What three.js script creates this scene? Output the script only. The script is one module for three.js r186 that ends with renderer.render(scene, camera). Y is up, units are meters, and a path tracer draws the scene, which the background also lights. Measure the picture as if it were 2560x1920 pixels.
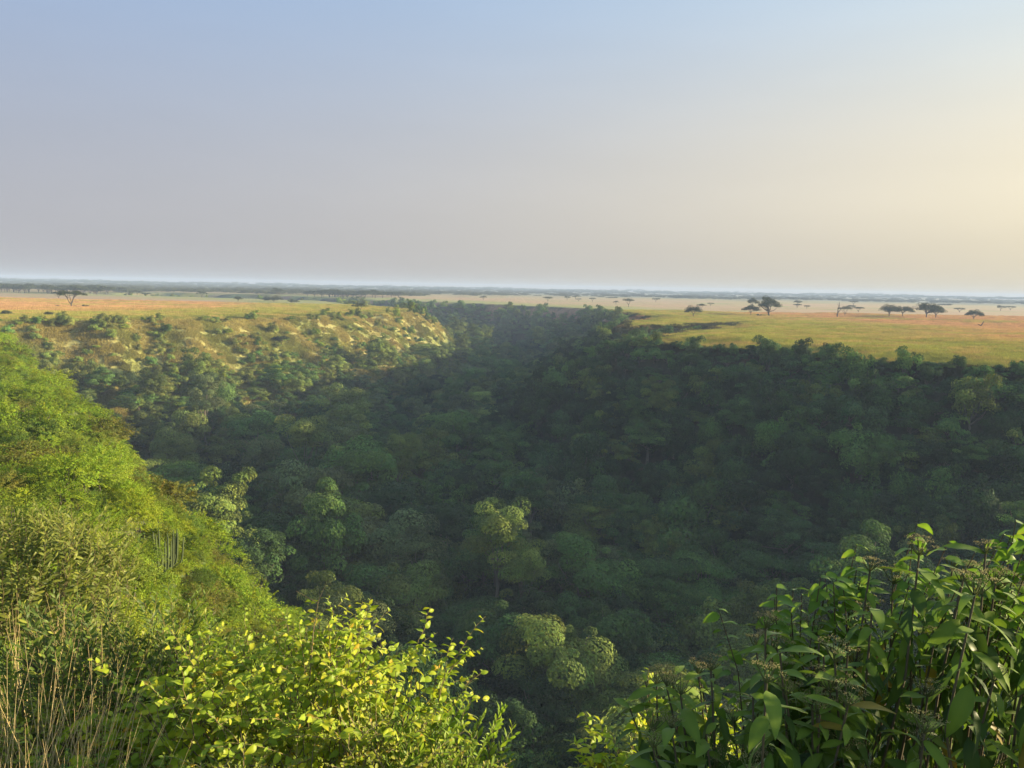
import * as THREE from 'three';
import { createNoise2D, createNoise3D } from 'simplex-noise';

// ------------------------------------------------------------------ camera, sky, sun, exposure
const R = Math.PI / 180;
const scene = new THREE.Scene();
const camera = new THREE.PerspectiveCamera(53, 1024 / 768, 0.1, 40000);
const EYE = new THREE.Vector3(0, 14, 0);
camera.position.copy(EYE);
camera.rotation.order = 'YXZ';
camera.rotation.set(-7.1 * R, 0, 1.06 * R);
camera.updateMatrixWorld(true);

const SUN_AZ = 83 * R, SUN_EL = 11.5 * R;                       // azimuth to the right of the view axis
const sunDir = new THREE.Vector3(Math.sin(SUN_AZ) * Math.cos(SUN_EL), Math.sin(SUN_EL), -Math.cos(SUN_AZ) * Math.cos(SUN_EL));
const sun = new THREE.DirectionalLight(new THREE.Color().setRGB(1.0, 0.80, 0.50), 5);
sun.name = 'sun';
sun.position.copy(sunDir).multiplyScalar(1500);
sun.castShadow = true;
sun.shadow.radius = 2;
sun.shadow.mapSize.set(4096, 4096);
Object.assign(sun.shadow.camera, { left: -700, right: 700, top: 700, bottom: -700, near: 10, far: 4000 });
scene.add(sun, sun.target);

const n3sky = createNoise3D(() => 0.37);
const SKY_GAIN = 0.315;
function skyColor(x, y, z) {                                   // clear hazy evening air: height above the horizon and angle from the sun
  const el = Math.asin(Math.max(0, Math.min(1, y))) / R;
  const ang = Math.acos(Math.max(-1, Math.min(1, x * sunDir.x + y * sunDir.y + z * sunDir.z))) / R;
  const ss = THREE.MathUtils.smoothstep, up = ss(el, -2, 26), hi = ss(el, 22, 90), m = ss(el, 0, 7), t = ss(el, 8, 22);
  const low = [0.505, 0.50, 0.53], mid = [0.325, 0.49, 0.785], top = [0.34, 0.50, 0.80];
  const warm = [[0.60, 0.42, 0.0], [1.02, 0.79, 0.24], [0.66, 0.68, 0.42]];          // scattered sunlight: redder near the ground, whiter higher up
  const wide = Math.exp(-((ang / 65) ** 2)), core = Math.exp(-((ang / 20) ** 2));
  const veil = 1 + 0.010 * n3sky(x * 2.2, y * 14, z * 2.2) + 0.007 * n3sky(x * 7 + 9, y * 36, z * 7);   // faint uneven layers of haze
  return [0, 1, 2].map((c) => {
    let v = low[c] + (mid[c] - low[c]) * up;
    v += (top[c] - v) * hi;
    let w = warm[0][c] + (warm[1][c] - warm[0][c]) * m; w += (warm[2][c] - w) * t;
    v += wide * w + core * [0.7, 0.5, 0.2][c];
    return v * SKY_GAIN * veil;
  });
}
{
  const W = 1024, H = 512, data = new Float32Array(W * H * 4);
  for (let r = 0; r < H; r++) for (let c = 0; c < W; c++) {
    const el = ((r + 0.5) / H - 0.5) * Math.PI, az = ((c + 0.5) / W - 0.5) * 2 * Math.PI;
    const k = skyColor(Math.cos(az) * Math.cos(el), Math.sin(el), Math.sin(az) * Math.cos(el));
    data.set([...k, 1], (r * W + c) * 4);
  }
  const t = new THREE.DataTexture(data, W, H, THREE.RGBAFormat, THREE.FloatType);
  t.mapping = THREE.EquirectangularReflectionMapping;
  t.magFilter = t.minFilter = THREE.LinearFilter;
  t.needsUpdate = true;
  scene.background = t; scene.environment = t;
}
const renderer = new THREE.WebGLRenderer({ antialias: true });
renderer.toneMapping = THREE.LinearToneMapping;
renderer.toneMappingExposure = 2.8;
renderer.shadowMap.enabled = true;
renderer.shadowMap.type = THREE.PCFSoftShadowMap;
scene.fog = new THREE.FogExp2(new THREE.Color().setRGB(0.53, 0.70, 1.0), 0.00028);

// ------------------------------------------------------------------ helpers
function rng(seed) { let a = seed >>> 0; return () => { a = (a + 0x6d2b79f5) | 0; let t = Math.imul(a ^ (a >>> 15), 1 | a); t = (t + Math.imul(t ^ (t >>> 7), 61 | t)) ^ t; return ((t ^ (t >>> 14)) >>> 0) / 4294967296; }; }
const n2 = createNoise2D(rng(11)), n2b = createNoise2D(rng(23)), n3 = createNoise3D(rng(5));
const lerp = (a, b, t) => a + (b - a) * t, clamp = (x, a, b) => Math.max(a, Math.min(b, x)), sstep = (x, a, b) => THREE.MathUtils.smoothstep(x, a, b);
const V = (x, y, z) => new THREE.Vector3(x, y, z);
const names = new Map();
const numbered = (n) => { const k = (names.get(n) ?? -1) + 1; names.set(n, k); return k ? n + '_' + String(k).padStart(3, '0') : n; };
const lit = (o) => { o.traverse((c) => { if (c.isMesh) { c.castShadow = true; c.receiveShadow = true; } }); return o; };
function tag(o, label, category, group, kind) { o.userData = { label, category }; if (group) o.userData.group = group; if (kind) o.userData.kind = kind; return o; }
function thing(name, label, category, group) { const o = new THREE.Group(); o.name = numbered(name); scene.add(o); return tag(o, label, category, group); }
function part(name, geo, mat, parent) { const m = new THREE.Mesh(geo, mat); m.name = name; m.castShadow = m.receiveShadow = true; parent.add(m); return m; }
class Buf {                                                    // collects triangles with a colour for each corner
  constructor() { this.p = []; this.c = []; this.i = []; }
  vert(x, y, z, r, g, b) { this.p.push(x, y, z); this.c.push(r, g, b); return this.p.length / 3 - 1; }
  geo(smooth) { const g = new THREE.BufferGeometry(); g.setAttribute('position', new THREE.Float32BufferAttribute(this.p, 3)); g.setAttribute('color', new THREE.Float32BufferAttribute(this.c, 3)); g.setIndex(this.i); if (smooth) g.computeVertexNormals(); return g; }
}
const _u = V(0, 0, 0), _w = V(0, 0, 0);
function leafFace(b, px, py, pz, nx, ny, nz, len, wid, spin, col, bend = 0.25) {   // one leaf spray: a folded lozenge of two faces
  _u.set(nx, ny, nz).normalize();
  if (Math.abs(_u.y) < 0.95) _w.set(0, 1, 0); else _w.set(1, 0, 0);
  _w.cross(_u).normalize();
  const tx = _w.x, ty = _w.y, tz = _w.z, bx = _u.y * tz - _u.z * ty, by = _u.z * tx - _u.x * tz, bz = _u.x * ty - _u.y * tx;
  const cs = Math.cos(spin), sn = Math.sin(spin);
  const ax = (tx * cs + bx * sn), ay = (ty * cs + by * sn), az = (tz * cs + bz * sn), cx = (bx * cs - tx * sn), cy = (by * cs - ty * sn), cz = (bz * cs - tz * sn);
  const h = len / 2, w = wid / 2, d = wid * bend;
  const A = b.vert(px - ax * h, py - ay * h, pz - az * h, ...col), B = b.vert(px + cx * w + _u.x * d, py + cy * w + _u.y * d, pz + cz * w + _u.z * d, ...col);
  const C = b.vert(px + ax * h, py + ay * h, pz + az * h, ...col), D = b.vert(px - cx * w + _u.x * d, py - cy * w + _u.y * d, pz - cz * w + _u.z * d, ...col);
  b.i.push(A, B, C, A, C, D);
}
function tube(b, pts, radii, sides, col, jit = 0, rnd = Math.random) {       // tapered limb through points
  let prev = null;
  const up = V(0, 0, 1), t = V(0, 0, 0), a = V(0, 0, 0), c = V(0, 0, 0);
  for (let k = 0; k < pts.length; k++) {
    t.copy(pts[Math.min(k + 1, pts.length - 1)]).sub(pts[Math.max(k - 1, 0)]).normalize();
    a.crossVectors(Math.abs(t.z) < 0.9 ? up : V(1, 0, 0), t).normalize(); c.crossVectors(t, a);
    const ring = [];
    for (let s = 0; s < sides; s++) {
      const th = s / sides * 2 * Math.PI, r = radii[k] * (1 + jit * (rnd() - 0.5)), sh = 1 + 0.25 * (rnd() - 0.5);
      ring.push(b.vert(pts[k].x + (a.x * Math.cos(th) + c.x * Math.sin(th)) * r, pts[k].y + (a.y * Math.cos(th) + c.y * Math.sin(th)) * r, pts[k].z + (a.z * Math.cos(th) + c.z * Math.sin(th)) * r, col[0] * sh, col[1] * sh, col[2] * sh));
    }
    if (prev) for (let s = 0; s < sides; s++) { const s2 = (s + 1) % sides; b.i.push(prev[s], prev[s2], ring[s2], prev[s], ring[s2], ring[s]); }
    prev = ring;
  }
}
function bendPath(a, c, n, wob, rnd, sag = 0) {
  const out = [];
  for (let k = 0; k <= n; k++) { const t = k / n, q = a.clone().lerp(c, t), e = Math.sin(t * Math.PI) * wob; q.x += (rnd() - 0.5) * e; q.z += (rnd() - 0.5) * e; q.y += (rnd() - 0.5) * e * 0.5 + sag * Math.sin(t * Math.PI); out.push(q); }
  return out;
}
const vary = (c, rnd, amt) => { const k = 1 + (rnd() - 0.5) * amt * 2, h = (rnd() - 0.5) * amt * 0.5; return [c[0] * k * (1 + h), c[1] * k, c[2] * k * (1 - h)]; };

// ------------------------------------------------------------------ the land: plateau and gorge, plan points are (x, metres ahead)
const RIM = [
  // right bank, from beside the viewer to the far bend
  [420, 30, 'right'], [300, 95, 'right'], [215, 140, 'right'], [150, 160, 'right'], [100, 163, 'right'], [80, 180, 'right'], [66, 208, 'right'], [48, 220, 'right'], [41, 238, 'right'], [58, 274, 'right'], [84, 316, 'right'], [104, 346, 'right'], [80, 334, 'right'],
  [46, 312, 'right'], [56, 352, 'far'], [72, 405, 'far'], [68, 480, 'far'], [66, 568, 'far'], [35, 613, 'far'], [-44, 685, 'far'], [-129, 776, 'far'], [-260, 880, 'far'], [-420, 950, 'far'],
  // left bank, back towards the viewer
  [-460, 835, 'left'], [-300, 760, 'left'], [-166, 680, 'left'], [-100, 540, 'left'], [-70, 500, 'left'], [-60, 457, 'left'], [-80, 395, 'left'], [-104, 342, 'left'], [-134, 296, 'left'], [-164, 258, 'left'], [-230, 250, 'left'], [-350, 290, 'left'],
  // near bank, passing in front of the viewer
  [-330, 240, 'near'], [-250, 205, 'near'], [-168, 185, 'near'], [-106, 156, 'near'], [-74, 115, 'near'], [-49, 85, 'near'], [-33, 60, 'near'], [-17.5, 36, 'near'], [-14, 25, 'near'], [-9, 14, 'near'], [-5.2, 8, 'near'], [-1.2, 4.2, 'near'], [3, 1.6, 'near'], [12, 0.5, 'near'], [30, -2, 'near'], [70, -20, 'near'], [160, -55, 'near'], [320, -110, 'near'],
];
function rimDistance(x, f) {                                   // metres inside the rim (negative on the plateau), and which bank is nearest
  let best = 1e18, bank = 'left', inside = false;
  for (let i = 0, j = RIM.length - 1; i < RIM.length; j = i++) {
    const ax = RIM[j][0], af = RIM[j][1], bx = RIM[i][0], bf = RIM[i][1], dx = bx - ax, df = bf - af;
    const t = clamp(((x - ax) * dx + (f - af) * df) / (dx * dx + df * df), 0, 1), ex = x - ax - dx * t, ef = f - af - df * t, d = ex * ex + ef * ef;
    if (d < best) { best = d; bank = RIM[j][2]; }
    if ((af > f) !== (bf > f) && x < (bx - ax) * (f - af) / (bf - af) + ax) inside = !inside;
  }
  return { d: Math.sqrt(best) * (inside ? 1 : -1), bank };
}
const LEVELS = [[0, 0, 12.1], [0, -25, 12.6], [25, -8, 12], [-12, -6, 12.2], [0, 2.5, 11.2], [2, 4, 10.3], [-4, 5, 10.2], [-8, 12, 8.2], [-4.5, 14, 6.6], [0, 9, 7.4], [-2, 6, 9.3], [0, 15, 3.5], [-3, 22, -0.5], [6, 12, 4.5], [5, 30, -4], [-6, 40, -5], [12, 2, 10.6], [-17, 25, 4.6], [-8, 25, 1.4], [-24, 35, 3.6], [-13, 35, -0.8], [-28, 60, -3.2], [-42, 62, 0.5], [-45, 85, -5], [-58, 88, -0.5], [-69, 115, -4.5], [-82, 118, 0], [-106, 161, -0.5], [-168, 185, 0], [-60, 20, 9], [-120, 80, 3], [70, -20, 10], [160, -55, 6], [40, -40, 12],
  [-134, 296, 0.6], [-166, 258, 1.3], [-210, 275, 1.3], [-104, 342, 0], [104, 172, 0], [66, 208, 0], [42, 222, 0], [150, 160, 0], [215, 140, 0], [-60, 457, 0], [56, 352, 0], [0, 260, 0], [30, 150, 0], [-30, 200, 0], [300, 95, 0]];
function base(x, f) {
  let s = 0, w = 0;
  for (const [cx, cf, h] of LEVELS) { const d2 = (x - cx) ** 2 + (f - cf) ** 2, k = 1 / (d2 + 4) ** 1.5; s += h * k; w += k; }
  const far = Math.hypot(x, f);
  return s / w * (1 - sstep(far, 230, 420));
}
function land(x, f) {
  const wf = sstep(f, 60, 200), wob = 5 * wf;
  const wx = x + n2(x / 34, f / 34) * wob + n2(x / 11 + 40, f / 11) * (x < 0 ? 0.6 : 1.6) * wf, wz = f + n2b(x / 34, f / 34) * wob;
  const { d, bank } = rimDistance(wx, wz);
  let y = base(x, f);
  y += (n2(x / 160, f / 160) * 0.5 + n2b(x / 55, f / 55) * 0.25) * sstep(Math.hypot(x, f), 60, 220);
  const ahead = Math.hypot(x, f);
  if (d < 0) {
    if (bank === 'right') y -= 1.6 * Math.exp(-((d / 13) ** 2)) * sstep(x, 20, 40) * (1 - sstep(f, 290, 330));      // the grass rounds over before the trees
    if (bank === 'left') y -= 1.2 * Math.exp(-((d / 10) ** 2));
    y += sstep(ahead, 1900, 3900) * (7 + 4 * n2(x / 700, f / 700) + 2 * n2b(x / 210, f / 210)) + sstep(ahead, 700, 1300) * n2(x / 500, f / 300) * 1.2;   // low ridges under the horizon
    return { y, d, bank };
  }
  const gully = (1 - Math.abs(n2b(wx / 27, wz / 27))) * (bank === 'left' ? 3 : 4.5) + n2(wx / 9, wz / 9) * (bank === 'left' ? 0.2 : 1.1);
  const steep = bank === 'far' ? 1.15 : bank === 'near' ? lerp(1.25, 1.75, sstep(f, 40, 85)) : bank === 'right' ? 1.05 : 0.92;
  let dep = steep * d * d / (d + (bank === 'near' ? 2.5 : 9)) + (gully - 3) * d / (d + 25) * (bank === 'near' ? 0.6 : 1);
  if (bank === 'right') dep += 1.6 * Math.exp(-d / 13) * sstep(x, 20, 40) * (1 - sstep(f, 290, 330));
  if (bank === 'left') dep += 1.2 * Math.exp(-d / 10);
  const floor = 52 - 5 * sstep(f, 350, 800) + 2 * n2(x / 40, f / 40);
  dep = dep < floor - 14 ? dep : floor - 14 + 14 * (1 - Math.exp(-(dep - floor + 14) / 14));
  return { y: y - dep, d, bank };
}
const ground = (x, f) => land(x, f).y;

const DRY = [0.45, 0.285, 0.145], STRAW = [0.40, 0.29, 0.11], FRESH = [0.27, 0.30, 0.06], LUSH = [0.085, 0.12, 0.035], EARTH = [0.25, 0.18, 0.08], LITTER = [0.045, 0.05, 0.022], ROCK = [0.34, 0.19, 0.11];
const mix3 = (a, b, t) => [lerp(a[0], b[0], t), lerp(a[1], b[1], t), lerp(a[2], b[2], t)];
function groundColor(x, f, L) {
  const { d, bank } = L;
  const a = n2(x / 90 + 7, f / 38), b = n2b(x / 22, f / 14), c = n2(x / 5, f / 5), wide = n2b(x / 420 - 3, f / 120 + 9);
  if (d < 0 && bank === 'near' && f < 220) return mix3(LUSH, [0.10, 0.09, 0.035], sstep(b + c * 0.4, 0.1, 0.9) * 0.7);
  if (d < 0) {
    const e = -d;
    let green = x < 0 ? 1 - sstep(e + a * 25, 55, 105) : 1 - sstep(e + a * 22, 40, 110);
    green = Math.max(green, sstep(a + wide * 0.8, 0.25, 0.8) * 0.75, sstep(Math.hypot(x, f), 900, 1500) * 0.55);
    let k = mix3(mix3(DRY, STRAW, sstep(b, -0.4, 0.7) * 0.6), mix3(FRESH, STRAW, sstep(b + c * 0.4, -0.2, 0.9) * 0.7), green);
    k = mix3(k, LUSH, (1 - sstep(e + b * 5, 2, 12)) * (bank === 'right' ? 0.2 : 0.4));
    k = mix3(k, [0.12, 0.135, 0.07], sstep(Math.hypot(x, f), 1250, 1900) * 0.85);                // scattered woodland beyond
    return k.map((v) => v * (1 + c * 0.12));
  }
  if (bank === 'left') {
    const open = sstep(n2(x / 24, f / 24) + n2b(x / 8, f / 8) * 0.4 + (34 - d) / 60, -0.1, 0.7);
    const k = mix3([0.24, 0.265, 0.068], mix3([0.35, 0.325, 0.105], EARTH, sstep(b + c * 0.5, 0.2, 1.0) * 0.45), open);
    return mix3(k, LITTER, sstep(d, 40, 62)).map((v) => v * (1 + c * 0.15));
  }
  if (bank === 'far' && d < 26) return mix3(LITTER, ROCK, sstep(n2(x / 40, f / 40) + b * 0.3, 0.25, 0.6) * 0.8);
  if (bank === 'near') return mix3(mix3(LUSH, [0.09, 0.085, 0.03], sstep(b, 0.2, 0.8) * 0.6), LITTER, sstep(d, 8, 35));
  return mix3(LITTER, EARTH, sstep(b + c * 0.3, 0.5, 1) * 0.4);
}
function noiseTexture(size, seed, lo, hi, octs) {
  const nn = createNoise3D(rng(seed)), data = new Uint8Array(size * size * 4);
  for (let j = 0; j < size; j++) for (let i = 0; i < size; i++) {                   // wraps round: sampled on a torus folded to three axes and blended
    let v = 0, amp = 1, tot = 0;
    for (const o of octs) {
      const u = i / size, w = j / size, s = (uu, ww) => nn(uu * o, ww * o, seed);
      const fx = u, fy = w;
      v += amp * (s(u, w) * (1 - fx) * (1 - fy) + s(u - 1, w) * fx * (1 - fy) + s(u, w - 1) * (1 - fx) * fy + s(u - 1, w - 1) * fx * fy) / Math.sqrt((fx * fx + (1 - fx) ** 2) * (fy * fy + (1 - fy) ** 2));
      tot += amp; amp *= 0.7;
    }
    const k = clamp(lerp(lo, hi, v / tot * 0.5 + 0.5), 0, 255);
    data.set([k, k, k, 255], (j * size + i) * 4);
  }
  const t = new THREE.DataTexture(data, size, size);
  t.wrapS = t.wrapT = THREE.RepeatWrapping; t.magFilter = t.minFilter = THREE.LinearFilter; t.colorSpace = THREE.SRGBColorSpace; t.needsUpdate = true;
  return t;
}
{
  const axis = (lo, hi, step, reachLo, reachHi) => {
    const a = [];
    for (let v = lo; v <= hi; v += typeof step === 'function' ? step(v) : step) a.push(v);
    for (let s = 3, v = a[a.length - 1] + s; v < reachHi; s *= 1.13, v += s) a.push(v);
    const front = [];
    for (let s = 3, v = a[0] - s; v > reachLo; s *= 1.16, v -= s) front.unshift(v);
    return [...front, ...a];
  };
  const xs = axis(-235, 215, (v) => (Math.abs(v) < 12 ? 1 : 2.1), -3900, 3900), fs = axis(-4, 640, (v) => (v < 30 ? 1 : v < 400 ? 2.1 : 3.2), -400, 4100);
  const P = new Float32Array(xs.length * fs.length * 3), C = new Float32Array(P.length), U = new Float32Array(xs.length * fs.length * 2), I = [];
  fs.forEach((f, j) => xs.forEach((x, i) => {
    const k = j * xs.length + i, L = land(x, f);
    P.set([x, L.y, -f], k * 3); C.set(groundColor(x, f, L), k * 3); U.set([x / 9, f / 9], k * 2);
    if (i && j) { const a = k - xs.length - 1, b = k - xs.length, c = k - 1; I.push(a, b, k, a, k, c); }
  }));
  const g = new THREE.BufferGeometry();
  g.setAttribute('position', new THREE.BufferAttribute(P, 3)); g.setAttribute('color', new THREE.BufferAttribute(C, 3)); g.setAttribute('uv', new THREE.BufferAttribute(U, 2));
  g.setIndex(I); g.computeVertexNormals();
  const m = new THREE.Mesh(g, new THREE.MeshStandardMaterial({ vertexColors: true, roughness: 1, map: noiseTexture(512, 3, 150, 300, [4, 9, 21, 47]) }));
  m.name = 'terrain'; m.receiveShadow = m.castShadow = true;
  tag(m, 'grassy plateau cut by a deep forested gorge', 'terrain', null, 'structure');
  scene.add(m);
  console.log('terrain', xs.length, fs.length);
}
// ------------------------------------------------------------------ materials of plants
const leafMats = new Map();
function leafMat(r, g, b, through = 0.35, coat = 0) {
  const key = [r, g, b, through, coat].join();
  if (!leafMats.has(key)) leafMats.set(key, new THREE.MeshPhysicalMaterial({ color: new THREE.Color().setRGB(r, g, b), vertexColors: true, roughness: 0.97, transmission: through, thickness: 0, ior: 1.4, specularIntensity: 0.35, clearcoat: coat, clearcoatRoughness: 0.38, side: THREE.DoubleSide }));
  return leafMats.get(key);
}
const barkMat = new THREE.MeshStandardMaterial({ vertexColors: true, roughness: 0.95 });
const GREY_BARK = [0.17, 0.145, 0.115], DARK_BARK = [0.075, 0.06, 0.045], PALE_BARK = [0.32, 0.29, 0.24];

// ------------------------------------------------------------------ tree and shrub shapes (leaf colour comes from the material, the corners hold leaf-to-leaf differences)
function onSphere(rnd, lowest = -1) { const y = lerp(lowest, 1, rnd()), a = rnd() * 2 * Math.PI, s = Math.sqrt(Math.max(0, 1 - y * y)); return V(Math.cos(a) * s, y, Math.sin(a) * s); }
function clumpLeaves(b, c, rc, flat, n, leaf, rnd, tint, out, drape = 0) {
  for (let k = 0; k < n; k++) {
    const u = onSphere(rnd, -0.25), fr = 0.72 + 0.36 * Math.sqrt(rnd()), hang = drape * rnd() * rnd();
    const px = c.x + u.x * rc * fr, py = c.y + u.y * rc * fr * flat - hang, pz = c.z + u.z * rc * fr;
    const j = 0.7;
    const nx = u.x * 0.8 + out.x * 0.3 + (rnd() - 0.5) * j, ny = u.y * 0.8 + 0.4 - (drape ? 0.45 : 0) + (rnd() - 0.5) * j, nz = u.z * 0.8 + out.z * 0.3 + (rnd() - 0.5) * j;
    const l = leaf * (0.6 + 0.8 * rnd());
    leafFace(b, px, py, pz, nx, ny, nz, l, l * 0.62, rnd() * 6.28, vary(tint, rnd, 0.26), 0.2);
  }
}
function treeShape(o) {
  const rnd = rng(o.seed), crown = new Buf(), trunk = new Buf(), heads = [], fine = o.leaf > 0.44 ? 0.66 : 0.85, many = o.leaf > 0.44 ? 2.1 : 1.35;
  for (let i = 0; i < o.clumps; i++) {
    const u = onSphere(rnd, o.lowest ?? -0.6), lump = 0.8 + 0.62 * n3(u.x * 1.3 + o.seed, u.y * 1.3, u.z * 1.3);
    let fr = (0.5 + 0.5 * Math.cbrt(rnd())) * lump, y = o.cy + u.y * o.ry * fr;
    if (o.tiers) { const t = Math.floor(rnd() * o.tiers), q = (t + 0.5) / o.tiers; y = o.cy + (q - 0.5) * 2 * o.ry + (rnd() - 0.5) * 0.5; fr = (0.35 + 0.65 * rnd()) * (1.1 - 0.55 * q); u.y = 0; u.normalize(); }
    heads.push(V(u.x * o.rx * fr * (o.sx ?? 1), y, u.z * o.rx * fr));
    const rc = o.rc * (0.4 + 1.15 * rnd()), tone = 0.55 + 0.95 * rnd(), warm = 0.9 + 0.25 * rnd();
    clumpLeaves(crown, heads[i], rc, (o.flat ?? 0.72) * (0.65 + 0.6 * rnd()), Math.round(o.per * many * (rc / o.rc) ** 1.6), o.leaf * fine, rnd, [tone * warm, tone, tone * 0.9], u, o.drape ?? 0);
  }
  const fork = V((rnd() - 0.5) * o.rx * 0.15, o.cy - o.ry * (o.fork ?? 0.75), (rnd() - 0.5) * o.rx * 0.15), bark = o.bark ?? GREY_BARK;
  const path = bendPath(V(0, -0.8, 0), fork, 5, o.rx * 0.12, rnd);
  tube(trunk, path, path.map((_, k) => lerp(o.girth * 1.25, o.girth * 0.75, k / 5)), 7, bark, 0.15, rnd);
  const limbs = Math.min(o.limbs ?? 9, heads.length);
  for (let k = 0; k < limbs; k++) {
    const to = heads[Math.floor(k * heads.length / limbs)], p = bendPath(path[rnd() < 0.3 ? 4 : 5], to, 4, o.rx * 0.16, rnd, -0.08 * o.rx);
    tube(trunk, p, p.map((_, q) => lerp(o.girth * 0.5, o.girth * 0.08, q / 4)), 5, bark, 0.1, rnd);
  }
  return { crown: crown.geo(), trunk: trunk.geo(true), r: o.rx, h: o.cy + o.ry };
}
function sprayShape(o) {                                       // a shrub of leafy twigs
  const rnd = rng(o.seed), fol = new Buf(), stem = new Buf();
  const shoots = [];
  for (let k = 0; k < o.shoots; k++) {
    const u = onSphere(rnd, -0.15), lump = 0.75 + 0.4 * n3(u.x * 1.5 + o.seed, u.y * 1.5, u.z * 1.5), fr = (0.55 + 0.45 * Math.cbrt(rnd())) * lump;
    shoots.push({ p: V(u.x * o.rx * fr, o.cy + u.y * o.ry * fr, u.z * o.rx * fr), u });
  }
  for (const { p, u } of shoots) {
    const dir = V(u.x + (rnd() - 0.5) * 0.8, u.y * 0.7 + 0.25 + (rnd() - 0.5) * 0.8, u.z + (rnd() - 0.5) * 0.8).normalize(), len = o.twig * (0.6 + 0.8 * rnd());
    const tone = 0.78 + 0.5 * rnd(), warm = 0.88 + 0.3 * rnd(), tint = rnd() < (o.dry ?? 0.015) ? [1.7, 1.2, 1.0] : [tone * warm, tone, tone * 0.9];
    const side = V(rnd() - 0.5, rnd() - 0.5, rnd() - 0.5).cross(dir).normalize();
    for (let q = 0; q < o.per; q++) {
      const t = (q + rnd() * 0.6) / o.per, s = q % 2 ? 1 : -1, l = o.leaf * (0.6 + 0.7 * rnd());
      const x = p.x + dir.x * len * t, y = p.y + dir.y * len * t - 0.35 * len * t * t, z = p.z + dir.z * len * t;
      leafFace(fol, x + side.x * s * l * 0.5, y + side.y * s * l * 0.5 - 0.1 * l, z + side.z * s * l * 0.5, u.x * 0.7 + (rnd() - 0.5) * 1.3, 0.45 + (rnd() - 0.5) * 0.9, u.z * 0.7 + (rnd() - 0.5) * 1.3, l, l * (o.narrow ?? 0.5), rnd() * 6.28, vary(tint, rnd, 0.2), 0.22);
    }
  }
  for (let k = 0; k < (o.stems ?? 9); k++) {
    const to = shoots[Math.floor(k * shoots.length / (o.stems ?? 9))].p, p = bendPath(V((rnd() - 0.5) * o.rx * 0.35, -0.4, (rnd() - 0.5) * o.rx * 0.35), to, 5, o.rx * 0.25, rnd);
    tube(stem, p, p.map((_, q) => lerp(o.girth, o.girth * 0.25, q / 5)), 5, o.bark ?? GREY_BARK, 0.1, rnd);
  }
  return { crown: fol.geo(), trunk: stem.geo(true), r: o.rx, h: o.cy + o.ry };
}
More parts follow.
